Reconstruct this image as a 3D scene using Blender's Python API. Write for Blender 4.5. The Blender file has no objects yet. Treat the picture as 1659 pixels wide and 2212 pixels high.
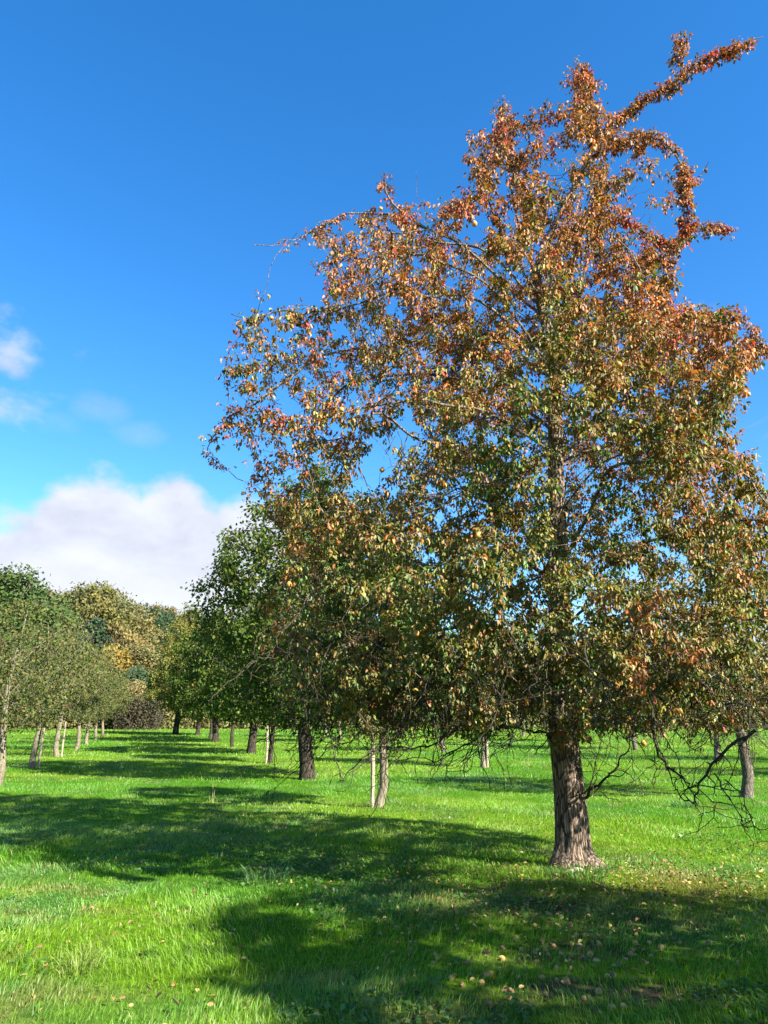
import bpy, math, random
import numpy as np
from mathutils import Vector

random.seed(7)
RNG = np.random.default_rng(7)
R = math.radians

# ------------------------------------------------------------------ camera
scene = bpy.context.scene
COL = scene.collection
PITCH = R(15.8)
CAM_H = 1.6
cam_d = bpy.data.cameras.new('camera')
cam_d.sensor_fit = 'VERTICAL'
cam_d.sensor_height = 34.6
cam_d.sensor_width = 25.95
cam_d.lens = 26.0
cam_d.clip_start = 0.05
cam_d.clip_end = 3000
cam = bpy.data.objects.new('camera', cam_d)
COL.objects.link(cam)
cam.location = (0, 0, CAM_H)
cam.rotation_euler = (R(90) + PITCH, 0, 0)
scene.camera = cam

# ------------------------------------------------------------------ light
SUN_AZ = R(128)            # clockwise from +Y (view direction) towards +X
SUN_EL = R(33)
SUN_DIR = Vector((math.sin(SUN_AZ) * math.cos(SUN_EL), math.cos(SUN_AZ) * math.cos(SUN_EL), math.sin(SUN_EL)))
sun_d = bpy.data.lights.new('sun', 'SUN')
sun_d.energy = 5.0
sun_d.angle = R(0.53)
sun_d.color = (1.0, 0.94, 0.84)
sun = bpy.data.objects.new('sun', sun_d)
COL.objects.link(sun)
sun.location = (30, -10, 30)
sun.rotation_euler = SUN_DIR.to_track_quat('Z', 'Y').to_euler()

scene.view_settings.view_transform = 'Standard'
scene.view_settings.look = 'None'
scene.view_settings.exposure = 1.95
scene.view_settings.gamma = 1.0
scene.cycles.use_denoising = True
scene.cycles.max_bounces = 4
scene.cycles.transparent_max_bounces = 4
scene.cycles.diffuse_bounces = 2
scene.cycles.caustics_reflective = False
scene.cycles.caustics_refractive = False

world = bpy.data.worlds.new('World')
scene.world = world
world.use_nodes = True
wn, wl = world.node_tree.nodes, world.node_tree.links
wn.clear()


def N(nodes, t, **kw):
    n = nodes.new(t)
    for k, v in kw.items():
        setattr(n, k, v)
    return n


def math_node(nodes, links, op, a, b=None, c=None, clamp=False):
    n = nodes.new('ShaderNodeMath')
    n.operation = op
    n.use_clamp = clamp
    for i, v in enumerate((a, b, c)):
        if v is None:
            continue
        if isinstance(v, (int, float)):
            n.inputs[i].default_value = v
        else:
            links.new(v, n.inputs[i])
    return n.outputs[0]


def build_world():
    out = N(wn, 'ShaderNodeOutputWorld')
    bg = N(wn, 'ShaderNodeBackground')
    bg.inputs['Strength'].default_value = 0.062
    sky = N(wn, 'ShaderNodeTexSky', sky_type='NISHITA')
    sky.sun_disc = False
    sky.sun_elevation = SUN_EL
    sky.sun_rotation = SUN_AZ
    sky.altitude = 100
    sky.air_density = 1.0
    sky.dust_density = 0.25
    sky.ozone_density = 3.0
    hs = N(wn, 'ShaderNodeHueSaturation')
    hs.inputs['Saturation'].default_value = 1.33
    hs.inputs['Hue'].default_value = 0.503
    hs.inputs['Value'].default_value = 1.34
    wl.new(sky.outputs[0], hs.inputs['Color'])
    m = lambda op, a, b=None, c=None, clamp=False: math_node(wn, wl, op, a, b, c, clamp)
    tc = N(wn, 'ShaderNodeTexCoord')
    sep = N(wn, 'ShaderNodeSeparateXYZ')
    wl.new(tc.outputs['Generated'], sep.inputs[0])
    x, y, z = sep.outputs
    elev = m('MULTIPLY', m('ARCSINE', z), 180 / math.pi)
    az = m('MULTIPLY', m('ARCTAN2', x, y), 180 / math.pi)
    # height of the cloud bank's top, by azimuth, all round the sky (degrees)
    pts = [(-180, 12), (-150, 15), (-120, 10), (-95, 14), (-70, 10), (-50, 15), (-36, 12), (-28, 13.8), (-25.0, 15.2), (-23.2, 17.2), (-21.5, 17.9),
           (-19.5, 17.0), (-18.4, 16.3), (-16.9, 17.9), (-15.3, 18.6), (-14.4, 17.9), (-13.4, 16.4), (-12.5, 16.0), (-11, 17.0), (-8, 16), (-4, 11), (6, 6),
           (20, 7), (32, 5), (50, 12), (75, 9), (110, 14), (140, 9), (165, 13), (180, 12)]
    fc = N(wn, 'ShaderNodeFloatCurve')
    cv = fc.mapping.curves[0]
    while len(cv.points) < len(pts):
        cv.points.new(0.5, 0.5)
    for p, (a, h) in zip(cv.points, pts):
        p.location = ((a + 180) / 360, h / 30)
        p.handle_type = 'AUTO'
    fc.mapping.update()
    wl.new(m('MULTIPLY_ADD', az, 1 / 360, 0.5), fc.inputs['Value'])
    top = m('MULTIPLY', fc.outputs[0], 30.0)
    mp = N(wn, 'ShaderNodeMapping')
    mp.inputs['Scale'].default_value = (1, 1, 1.6)
    wl.new(tc.outputs['Generated'], mp.inputs[0])

    def noise(scale, detail, rough=0.55, dist=0.0, loc=(0, 0, 0)):
        mm = N(wn, 'ShaderNodeMapping')
        mm.inputs['Location'].default_value = loc
        wl.new(mp.outputs[0], mm.inputs[0])
        nz = N(wn, 'ShaderNodeTexNoise')
        nz.inputs['Scale'].default_value = scale
        nz.inputs['Detail'].default_value = detail
        nz.inputs['Roughness'].default_value = rough
        nz.inputs['Distortion'].default_value = dist
        wl.new(mm.outputs[0], nz.inputs['Vector'])
        return nz.outputs['Fac']
    n1 = noise(16, 6, 0.55)
    n2 = noise(5, 5, 0.6, 0.3, (3.1, 0, 0))
    n3 = noise(9, 5, 0.55, 0.2, (0, 5.3, 1))
    edge = m('ADD', m('SUBTRACT', top, elev), m('MULTIPLY', m('SUBTRACT', n1, 0.5), 4.5))
    mr = N(wn, 'ShaderNodeMapRange', interpolation_type='SMOOTHSTEP')
    mr.inputs['From Min'].default_value = -0.5
    mr.inputs['From Max'].default_value = 1.7
    wl.new(edge, mr.inputs['Value'])
    bank = m('MULTIPLY', mr.outputs[0], 0.97)
    # thin wisps scattered in the lower sky
    mr2 = N(wn, 'ShaderNodeMapRange', interpolation_type='SMOOTHSTEP')
    mr2.inputs['From Min'].default_value = 0.60
    mr2.inputs['From Max'].default_value = 0.80
    wl.new(n2, mr2.inputs['Value'])
    mr3 = N(wn, 'ShaderNodeMapRange', interpolation_type='SMOOTHSTEP')
    mr3.inputs['From Min'].default_value = 34.0
    mr3.inputs['From Max'].default_value = 24.0
    wl.new(elev, mr3.inputs['Value'])
    wisp = m('MULTIPLY', m('MULTIPLY', mr2.outputs[0], mr3.outputs[0]), 0.7)

    def puff(a0, e0, wa, we, k):
        q = m('ADD', m('POWER', m('DIVIDE', m('SUBTRACT', az, a0), wa), 2.0), m('POWER', m('DIVIDE', m('SUBTRACT', elev, e0), we), 2.0))
        q = m('ADD', q, m('ADD', m('MULTIPLY', m('SUBTRACT', n1, 0.5), 5.0), m('MULTIPLY', m('SUBTRACT', n3, 0.5), 4.0)))
        r = N(wn, 'ShaderNodeMapRange', interpolation_type='SMOOTHSTEP')
        r.inputs['From Min'].default_value = 1.5
        r.inputs['From Max'].default_value = -1.2
        wl.new(q, r.inputs['Value'])
        return m('MULTIPLY', r.outputs[0], k)
    mask = m('MAXIMUM', bank, wisp)
    for a in ((-28.6, 25.3, 2.6, 1.9, 0.8), (-21.5, 21.8, 2.0, 1.0, 0.2), (-18.8, 20.6, 1.9, 0.9, 0.2), (-25.5, 20.6, 2.6, 0.8, 0.16)):
        mask = m('MAXIMUM', mask, puff(*a))
    # cloud brightness: lit tops, greyer folds
    shade = N(wn, 'ShaderNodeMapRange')
    shade.inputs['From Min'].default_value = 0.34
    shade.inputs['From Max'].default_value = 0.68
    wl.new(n3, shade.inputs['Value'])
    low = N(wn, 'ShaderNodeMapRange', interpolation_type='SMOOTHSTEP')   # brighter near the horizon, as in the picture
    low.inputs['From Min'].default_value = 12.5
    low.inputs['From Max'].default_value = 8.0
    wl.new(elev, low.inputs['Value'])
    cm = N(wn, 'ShaderNodeMixRGB')
    cm.inputs[1].default_value = (3.05, 3.2, 3.75, 1)
    cm.inputs[2].default_value = (4.2, 4.3, 4.6, 1)
    wl.new(shade.outputs[0], cm.inputs[0])
    cm2 = N(wn, 'ShaderNodeMixRGB')
    cm2.inputs[2].default_value = (4.15, 4.2, 4.4, 1)
    wl.new(m('MULTIPLY', low.outputs[0], 0.8), cm2.inputs[0])
    wl.new(cm.outputs[0], cm2.inputs[1])
    mix = N(wn, 'ShaderNodeMixRGB')
    wl.new(mask, mix.inputs[0])
    wl.new(hs.outputs[0], mix.inputs[1])
    wl.new(cm2.outputs[0], mix.inputs[2])
    wl.new(mix.outputs[0], bg.inputs['Color'])
    wl.new(bg.outputs[0], out.inputs[0])


build_world()

# ------------------------------------------------------------------ helpers
F = 26.0 / 34.6 * 2212.0


def ray(vx, vy):
    """direction through a point of the 1659 x 2212 view of the photograph"""
    x = (vx - 829.5) / F
    z = (1106 - vy) / F
    c, s = math.cos(PITCH), math.sin(PITCH)
    return np.array([x, c - z * s, s + z * c])


def at(vx, vy, Y):
    d = ray(vx, vy)
    return np.array([0, 0, CAM_H]) + d * (Y / d[1])


def _hash(i, j, k, seed):
    h = (i.astype(np.int64) * 374761393 + j.astype(np.int64) * 668265263 + k.astype(np.int64) * 2147483647 + seed * 974711) & 0xffffffff
    h = ((h ^ (h >> 13)) * 1274126177) & 0xffffffff
    h = h ^ (h >> 16)
    return (h & 0xffff) / 65535.0


def vnoise(p, seed=0):
    p = np.asarray(p, float)
    i = np.floor(p).astype(np.int64)
    f = p - i
    f = f * f * (3 - 2 * f)
    r = 0
    for a in (0, 1):
        for b in (0, 1):
            for c in (0, 1):
                w = (f[:, 0] if a else 1 - f[:, 0]) * (f[:, 1] if b else 1 - f[:, 1]) * (f[:, 2] if c else 1 - f[:, 2])
                r = r + w * _hash(i[:, 0] + a, i[:, 1] + b, i[:, 2] + c, seed)
    return r


def fbm(p, seed=0, oct=3):
    r, a, t = 0, 0.5, 0
    p = np.asarray(p, float)
    for o in range(oct):
        r = r + a * vnoise(p, seed + o * 17)
        t += a
        a *= 0.5
        p = p * 2.03 + 11.3
    return r / t


def xy3(x, y):
    return np.stack([x, y, np.zeros_like(x)], 1)


def ground_z(x, y):
    x = np.atleast_1d(np.asarray(x, float))
    y = np.atleast_1d(np.asarray(y, float))
    d = np.clip((y - 18) / 62, 0, None)
    z = 1.35 * np.where(d < 1.2, d ** 1.3, 1.2 ** 1.3)
    hill = np.clip((y - 97) / 110, 0, 1)
    hill = hill * hill * (3 - 2 * hill)
    side = np.clip(1 - (x + 20) / 90, 0.25, 1)
    z = z + hill * 15 * side
    near = np.clip(1 - np.hypot(x, y) / 60, 0, 1)
    z = z + near * (0.10 * (vnoise(xy3(x * 0.35, y * 0.35), 3) - 0.5) + 0.05 * (vnoise(xy3(x * 1.1, y * 1.1), 4) - 0.5))
    return z


def gz(x, y):
    return float(ground_z(x, y)[0])


def on_ground(vx, vy):
    d = ray(vx, vy)
    t = np.linspace(3, 200, 8000)
    X, Y, Z = d[0] * t, d[1] * t, CAM_H + d[2] * t
    k = np.argmax(Z < ground_z(X, Y))
    return np.array([X[k], Y[k], gz(X[k], Y[k])])


def col_at(vx, Y):
    """ground point at distance Y seen in picture column vx (at eye level)"""
    x = (vx - 829.5) / F * (Y * math.cos(PITCH))
    return np.array([x, Y, gz(x, Y)])


def new_mesh(name, verts, faces, color=None, smooth=False, sizes=None):
    """faces: (n,k) array, or flat indices with sizes"""
    me = bpy.data.meshes.new(name)
    verts = np.asarray(verts, np.float32)
    me.vertices.add(len(verts))
    me.vertices.foreach_set('co', verts.ravel())
    if sizes is None:
        faces = np.asarray(faces, np.int32)
        sizes = np.full(len(faces), faces.shape[1], np.int32)
        flat = faces.ravel()
    else:
        flat = np.asarray(faces, np.int32)
        sizes = np.asarray(sizes, np.int32)
    me.loops.add(len(flat))
    me.loops.foreach_set('vertex_index', flat)
    me.polygons.add(len(sizes))
    starts = np.zeros(len(sizes), np.int32)
    starts[1:] = np.cumsum(sizes)[:-1]
    me.polygons.foreach_set('loop_start', starts)
    me.polygons.foreach_set('loop_total', sizes)
    if smooth:
        me.polygons.foreach_set('use_smooth', np.ones(len(sizes), bool))
    me.update(calc_edges=True)
    if color is not None:
        a = me.color_attributes.new('tint', 'FLOAT_COLOR', 'POINT')
        c4 = np.ones((len(verts), 4), np.float32)
        c4[:, :3] = color
        a.data.foreach_set('color', c4.ravel())
    return me


def link(name, me, mat=None, parent=None, loc=None):
    o = bpy.data.objects.new(name, me)
    COL.objects.link(o)
    if mat is not None and me is not None and len(me.materials) == 0:
        me.materials.append(mat)
    if parent is not None:
        o.parent = parent
    if loc is not None:
        o.location = loc
    return o


def tag(o, label=None, cat=None, group=None, kind=None):
    if label:
        o['label'] = label
    if cat:
        o['category'] = cat
    if group:
        o['group'] = group
    if kind:
        o['kind'] = kind
    return o


def empty(name, loc, rz=0, sc=1):
    o = bpy.data.objects.new(name, None)
    COL.objects.link(o)
    o.location = loc
    o.rotation_euler = (0, 0, rz)
    o.scale = (sc,) * 3 if isinstance(sc, (int, float)) else sc
    return o


def copy_tree(o, parent=None):
    c = o.copy()
    COL.objects.link(c)
    c.parent = parent
    for ch in list(o.children):
        copy_tree(ch, c)
    return c


def norm(v):
    return v / np.maximum(np.linalg.norm(v, axis=-1, keepdims=True), 1e-9)


def frames(T):
    ref = np.tile(np.array([0.31, 0.87, 0.12]), (len(T), 1))
    alt = np.abs((T * norm(ref)).sum(1)) > 0.92
    ref[alt] = (0.9, -0.2, 0.3)
    u = norm(np.cross(T, ref))
    return u, np.cross(T, u)


def smooth_line(pts, n):
    """Catmull-Rom through pts, n samples"""
    p = np.asarray(pts, float)
    p = np.vstack([2 * p[0] - p[1], p, 2 * p[-1] - p[-2]])
    m = len(p) - 3
    out = []
    for s in np.linspace(0, m - 1e-6, n):
        i = int(s)
        t = s - i
        a, b, c, d = p[i:i + 4]
        out.append(0.5 * (2 * b + (c - a) * t + (2 * a - 5 * b + 4 * c - d) * t * t + (3 * b - a - 3 * c + d) * t ** 3))
    return np.array(out)


# ------------------------------------------------------------------ materials
def new_mat(name):
    mt = bpy.data.materials.new(name)
    mt.use_nodes = True
    nt = mt.node_tree
    nt.nodes.clear()
    return mt, nt.nodes, nt.links


def leaf_material(name, tint=(1, 1, 1), trans=0.3, rough=0.5, spec=0.35, trans_gain=1.3):
    mt, n, l = new_mat(name)
    out = N(n, 'ShaderNodeOutputMaterial')
    at_ = N(n, 'ShaderNodeAttribute', attribute_name='tint')
    mul = N(n, 'ShaderNodeMixRGB', blend_type='MULTIPLY')
    mul.inputs[0].default_value = 1
    mul.inputs[2].default_value = (*tint, 1)
    l.new(at_.outputs['Color'], mul.inputs[1])
    geo = N(n, 'ShaderNodeNewGeometry')
    pb = N(n, 'ShaderNodeBsdfPrincipled')
    pb.inputs['Roughness'].default_value = rough
    pb.inputs['Specular IOR Level'].default_value = spec
    tr = N(n, 'ShaderNodeBsdfTranslucent')
    g = N(n, 'ShaderNodeMixRGB', blend_type='MULTIPLY')
    g.inputs[0].default_value = 1
    g.inputs[2].default_value = (trans_gain, trans_gain, trans_gain * 0.6, 1)
    # underside of a leaf is paler and duller than its face
    back = N(n, 'ShaderNodeMixRGB')
    bc = N(n, 'ShaderNodeMixRGB')
    bc.inputs[0].default_value = 0.14
    bc.inputs[2].default_value = (0.30, 0.27, 0.20, 1)
    l.new(mul.outputs[0], bc.inputs[1])
    l.new(geo.outputs['Backfacing'], back.inputs[0])
    l.new(mul.outputs[0], back.inputs[1])
    l.new(bc.outputs[0], back.inputs[2])
    l.new(back.outputs[0], pb.inputs['Base Color'])
    l.new(mul.outputs[0], g.inputs[1])
    l.new(g.outputs[0], tr.inputs['Color'])
    mx = N(n, 'ShaderNodeMixShader')
    mx.inputs[0].default_value = trans
    l.new(pb.outputs[0], mx.inputs[1])
    l.new(tr.outputs[0], mx.inputs[2])
    l.new(mx.outputs[0], out.inputs[0])
    return mt


def ramp(n, stops):
    r = N(n, 'ShaderNodeValToRGB')
    e = r.color_ramp.elements
    while len(e) < len(stops):
        e.new(0.5)
    for el, (p, c) in zip(e, stops):
        el.position = p
        el.color = (*c, 1)
    return r


def bark_material(name, dark, mid, pale, lichen=None, scale=1.0, furrow=1.0):
    mt, n, l = new_mat(name)
    out = N(n, 'ShaderNodeOutputMaterial')
    pb = N(n, 'ShaderNodeBsdfPrincipled')
    pb.inputs['Roughness'].default_value = 0.9
    pb.inputs['Specular IOR Level'].default_value = 0.15
    tc = N(n, 'ShaderNodeTexCoord')
    mp = N(n, 'ShaderNodeMapping')
    mp.inputs['Scale'].default_value = (scale * 38, scale * 38, scale * 5)
    l.new(tc.outputs['Object'], mp.inputs[0])
    nz = N(n, 'ShaderNodeTexNoise')
    nz.inputs['Scale'].default_value = 1.0
    nz.inputs['Detail'].default_value = 7
    nz.inputs['Roughness'].default_value = 0.62
    nz.inputs['Distortion'].default_value = 0.5
    l.new(mp.outputs[0], nz.inputs['Vector'])
    rp = ramp(n, [(0.30, dark), (0.46, mid), (0.62, pale), (0.8, tuple(min(1, c * 1.25) for c in pale))])
    l.new(nz.outputs['Fac'], rp.inputs[0])
    colr = rp.outputs[0]
    # bark broken into long plates by dark cracks
    mp2 = N(n, 'ShaderNodeMapping')
    mp2.inputs['Scale'].default_value = (scale * 30, scale * 30, scale * 4.6)
    l.new(tc.outputs['Object'], mp2.inputs[0])
    wrp = N(n, 'ShaderNodeMixRGB')
    wrp.blend_type = 'ADD'
    wrp.inputs[0].default_value = 0.9
    l.new(mp2.outputs[0], wrp.inputs[1])
    l.new(nz.outputs['Color'], wrp.inputs[2])
    vo = N(n, 'ShaderNodeTexVoronoi')
    vo.feature = 'DISTANCE_TO_EDGE'
    vo.inputs['Scale'].default_value = 1.0
    l.new(wrp.outputs[0], vo.inputs['Vector'])
    ck = N(n, 'ShaderNodeMapRange', interpolation_type='SMOOTHSTEP')
    ck.inputs['From Min'].default_value = 0.02
    ck.inputs['From Max'].default_value = 0.11
    l.new(vo.outputs['Distance'], ck.inputs['Value'])
    ckm = N(n, 'ShaderNodeMixRGB')
    ckm.inputs[1].default_value = (*[c * 0.9 for c in dark], 1)
    ckf = N(n, 'ShaderNodeMapRange')
    ckf.inputs['From Min'].default_value = 0.35
    ckf.inputs['From Max'].default_value = 0.6
    ckf.inputs['To Min'].default_value = 0.75
    ckf.inputs['To Max'].default_value = 0.0
    l.new(nz.outputs['Fac'], ckf.inputs['Value'])
    l.new(math_node(n, l, 'MAXIMUM', ck.outputs[0], ckf.outputs[0]), ckm.inputs[0])
    l.new(colr, ckm.inputs[2])
    colr = ckm.outputs[0]
    hgt = math_node(n, l, 'ADD', math_node(n, l, 'MULTIPLY', ck.outputs[0], 0.7), math_node(n, l, 'MULTIPLY', nz.outputs['Fac'], 0.6))
    big = N(n, 'ShaderNodeTexNoise')
    big.inputs['Scale'].default_value = 3.2 * scale
    big.inputs['Detail'].default_value = 5
    l.new(tc.outputs['Object'], big.inputs['Vector'])
    if lichen:
        lr = N(n, 'ShaderNodeMapRange', interpolation_type='SMOOTHSTEP')
        lr.inputs['From Min'].default_value = 0.52
        lr.inputs['From Max'].default_value = 0.68
        l.new(big.outputs['Fac'], lr.inputs['Value'])
        sep = N(n, 'ShaderNodeSeparateXYZ')
        l.new(tc.outputs['Object'], sep.inputs[0])
        hr = N(n, 'ShaderNodeMapRange', interpolation_type='SMOOTHSTEP')
        hr.inputs['From Min'].default_value = lichen[1]
        hr.inputs['From Max'].default_value = lichen[2]
        hr.inputs['To Max'].default_value = 0.09
        l.new(sep.outputs[2], hr.inputs['Value'])
        ad = math_node(n, l, 'ADD', big.outputs['Fac'], hr.outputs[0])
        l.new(math_node(n, l, 'SUBTRACT', ad, 0.08), lr.inputs['Value'])
        mx = N(n, 'ShaderNodeMixRGB')
        mx.inputs[2].default_value = (*lichen[0], 1)
        l.new(math_node(n, l, 'MULTIPLY', lr.outputs[0], 0.75), mx.inputs[0])
        l.new(colr, mx.inputs[1])
        colr = mx.outputs[0]
    l.new(colr, pb.inputs['Base Color'])
    bp = N(n, 'ShaderNodeBump')
    bp.inputs['Strength'].default_value = 0.9 * furrow
    bp.inputs['Distance'].default_value = 0.025 / scale
    l.new(hgt, bp.inputs['Height'])
    l.new(bp.outputs[0], pb.inputs['Normal'])
    l.new(pb.outputs[0], out.inputs[0])
    return mt


def speckle_material(name, a, b, scale=20, rough=0.6, spec=0.3):
    mt, n, l = new_mat(name)
    out = N(n, 'ShaderNodeOutputMaterial')
    pb = N(n, 'ShaderNodeBsdfPrincipled')
    pb.inputs['Roughness'].default_value = rough
    pb.inputs['Specular IOR Level'].default_value = spec
    tc = N(n, 'ShaderNodeTexCoord')
    nz = N(n, 'ShaderNodeTexNoise')
    nz.inputs['Scale'].default_value = scale
    nz.inputs['Detail'].default_value = 6
    l.new(tc.outputs['Object'], nz.inputs['Vector'])
    rp = ramp(n, [(0.35, a), (0.65, b)])
    l.new(nz.outputs['Fac'], rp.inputs[0])
    l.new(rp.outputs[0], pb.inputs['Base Color'])
    bp = N(n, 'ShaderNodeBump')
    bp.inputs['Strength'].default_value = 0.3
    bp.inputs['Distance'].default_value = 0.01
    l.new(nz.outputs['Fac'], bp.inputs['Height'])
    l.new(bp.outputs[0], pb.inputs['Normal'])
    l.new(pb.outputs[0], out.inputs[0])
    return mt


M_BARK = bark_material('pear_bark', (0.024, 0.018, 0.013), (0.16, 0.118, 0.085), (0.33, 0.255, 0.185), ((0.20, 0.19, 0.05), 0.6, 2.4), 1.0, 1.3)
M_LIMB = bark_material('limb_bark', (0.03, 0.024, 0.02), (0.11, 0.092, 0.072), (0.28, 0.24, 0.185), None, 1.6, 0.6)
M_DARK = bark_material('pear_bark_painted_shade', (0.012, 0.010, 0.008), (0.045, 0.036, 0.027), (0.10, 0.08, 0.06), None, 1.0, 1.0)  # pear bark darkened: shade under the row's crowns painted into its colour
M_TWIG = bark_material('dead_twig_bark', (0.014, 0.012, 0.009), (0.04, 0.034, 0.025), (0.10, 0.09, 0.045), None, 2.2, 0.6)
M_PALE = bark_material('pale_bark', (0.08, 0.07, 0.045), (0.18, 0.155, 0.105), (0.28, 0.245, 0.165), None, 1.2, 0.6)
M_WOODS = bark_material('woods_bark', (0.05, 0.04, 0.03), (0.12, 0.10, 0.08), (0.2, 0.17, 0.13), None, 0.4, 0.6)
M_STAKE = bark_material('weathered_wood', (0.14, 0.11, 0.075), (0.30, 0.25, 0.18), (0.42, 0.36, 0.27), None, 1.3, 0.4)
M_LEAF = leaf_material('autumn_pear_leaf', trans=0.24, rough=0.5, spec=0.3)
M_LEAF_ORCH = leaf_material('orchard_leaf', trans=0.3, rough=0.6, spec=0.12)
M_LEAF_FAR = leaf_material('woods_leaf', trans=0.2, rough=0.7, spec=0.2)
M_GRASS = leaf_material('grass_blade', trans=0.38, rough=0.45, spec=0.35, trans_gain=1.5)
M_DEADLEAF = leaf_material('fallen_leaf', trans=0.1, rough=0.7, spec=0.2)
M_PEAR = speckle_material('pear_skin', (0.40, 0.17, 0.04), (0.55, 0.30, 0.07), 30, 0.45, 0.4)
M_PEAR_OLD = speckle_material('fallen_pear_skin', (0.24, 0.14, 0.035), (0.46, 0.32, 0.09), 26, 0.55, 0.3)
M_PEAR_BROWN = speckle_material('rotting_pear_skin', (0.10, 0.05, 0.025), (0.33, 0.20, 0.08), 26, 0.6, 0.3)
M_FUNGUS = speckle_material('bracket_fungus_flesh', (0.55, 0.38, 0.26), (0.75, 0.66, 0.55), 40, 0.8, 0.1)


# ------------------------------------------------------------------ ground
SOIL = []
for vx, vy, rx, ry in ((1195, 1962, .42, .30), (1310, 1988, .45, .28), (1190, 2150, .62, .34), (1130, 2180, .5, .3), (1480, 2150, .55, .3), (1240, 2060, .5, .3), (930, 2215, .3, .2), (1190, 1905, .35, .22)):
    p = on_ground(vx, vy)
    SOIL.append((p[0], p[1], rx, ry))


def soil_mask(x, y):
    m = np.zeros_like(x)
    for a, b, rx, ry in SOIL:
        q = ((x - a) / rx) ** 2 + ((y - b) / ry) ** 2
        m = np.maximum(m, np.clip(1.3 - q, 0, 1))
    return m * np.clip(2.2 * fbm(xy3(x * 5, y * 5), 71, 3) - 0.5, 0, 1)


def ground_material():
    mt, n, l = new_mat('meadow_soil')
    out = N(n, 'ShaderNodeOutputMaterial')
    pb = N(n, 'ShaderNodeBsdfPrincipled')
    pb.inputs['Roughness'].default_value = 0.95
    pb.inputs['Specular IOR Level'].default_value = 0.05
    at_ = N(n, 'ShaderNodeAttribute', attribute_name='tint')
    tc = N(n, 'ShaderNodeTexCoord')
    a = N(n, 'ShaderNodeTexNoise')
    a.inputs['Scale'].default_value = 9
    a.inputs['Detail'].default_value = 9
    a.inputs['Roughness'].default_value = 0.7
    l.new(tc.outputs['Object'], a.inputs['Vector'])
    rp = ramp(n, [(0.3, (0.35, 0.4, 0.3)), (0.5, (0.9, 0.9, 0.9)), (0.7, (1.6, 1.45, 1.2))])
    l.new(a.outputs['Fac'], rp.inputs[0])
    mul = N(n, 'ShaderNodeMixRGB', blend_type='MULTIPLY')
    mul.inputs[0].default_value = 1
    l.new(at_.outputs['Color'], mul.inputs[1])
    l.new(rp.outputs[0], mul.inputs[2])
    l.new(mul.outputs[0], pb.inputs['Base Color'])
    bp = N(n, 'ShaderNodeBump')
    bp.inputs['Strength'].default_value = 0.6
    bp.inputs['Distance'].default_value = 0.04
    l.new(a.outputs['Fac'], bp.inputs['Height'])
    l.new(bp.outputs[0], pb.inputs['Normal'])
    l.new(pb.outputs[0], out.inputs[0])
    return mt


def grass_tone(x, y):
    """patchy sward colour (linear albedo) shared by the blades and the turf under them"""
    n1 = fbm(xy3(x * 0.22, y * 0.22), 21, 3)
    n2 = fbm(xy3(x * 0.9, y * 0.9), 31, 3)
    n3 = fbm(xy3(x * 2.7, y * 2.7), 41, 2)
    a = np.array([0.088, 0.25, 0.010])
    b = np.array([0.165, 0.31, 0.014])
    c = np.array([0.06, 0.19, 0.035])
    d = np.array([0.22, 0.24, 0.05])
    t = np.clip((n1 - 0.36) * 4, 0, 1)[:, None]
    col = a * (1 - t) + b * t
    t = np.clip((n2 - 0.56) * 5, 0, 1)[:, None] * 0.7
    col = col * (1 - t) + c * t
    t = np.clip((n3 * 0.6 + n2 * 0.4 - 0.58) * 7, 0, 1)[:, None] * 0.6
    col = col * (1 - t) + d * t
    # paler grey-green weeds along the left row and in a patch beyond the big tree
    for vx, vy, rx, ry in ((10, 1800, 1.1, 2.6), (40, 1890, .7, .9), (1010, 1680, 1.6, 2.4), (1130, 1700, 1.2, 2.0)):
        p = WEED[(vx, vy)]
        q = ((x - p[0]) / rx) ** 2 + ((y - p[1]) / ry) ** 2
        t = np.clip(1.3 - q - 0.8 * n2, 0, 1)[:, None] * 0.75
        col = col * (1 - t) + np.array([0.12, 0.25, 0.06]) * t
    # worn, leaf-strewn turf near the trunk
    t = np.clip(1.2 - np.hypot((x - 2.5) / 2.3, (y - 8.7) / 1.5), 0, 1)[:, None] * np.clip(n2 * 1.6 - 0.3, 0, 1)[:, None]
    col = col * (1 - t) + np.array([0.20, 0.20, 0.03]) * t
    return col


WEED = {k: on_ground(*k) for k in ((10, 1800), (40, 1890), (1010, 1680), (1130, 1700))}


def build_ground():
    ys = np.concatenate([np.arange(-60, -4, 4.0), np.arange(-4, 3, 0.5), np.arange(3, 26, 0.14), np.arange(26, 60, 0.5), np.arange(60, 130, 2.5), np.arange(130, 300, 10), np.array([320, 400, 520, 700, 1000, 1500])])
    xs = np.concatenate([-np.array([1200, 800, 500, 350, 260, 200, 160, 130]), np.arange(-110, -40, 6), np.arange(-40, -16, 1.5), np.arange(-16, -8, 0.5), np.arange(-8, 12, 0.16), np.arange(12, 22, 0.5), np.arange(22, 46, 2.0), np.arange(46, 110, 6), np.array([120, 150, 200, 260, 350, 500, 800, 1200])])
    X, Y = np.meshgrid(xs, ys)
    x, y = X.ravel(), Y.ravel()
    z = ground_z(x, y)
    nx, ny = len(xs), len(ys)
    idx = np.arange(nx * ny).reshape(ny, nx)
    f = np.stack([idx[:-1, :-1], idx[:-1, 1:], idx[1:, 1:], idx[1:, :-1]], -1).reshape(-1, 4)
    c = grass_tone(x, y) * 0.55
    m = soil_mask(x, y)[:, None]
    c = c * (1 - m) + np.array([0.075, 0.05, 0.03]) * m
    me = new_mesh('ground', np.stack([x, y, z], 1), f, c, True)
    tag(link('ground', me, ground_material()), kind='structure')


build_ground()


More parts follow.
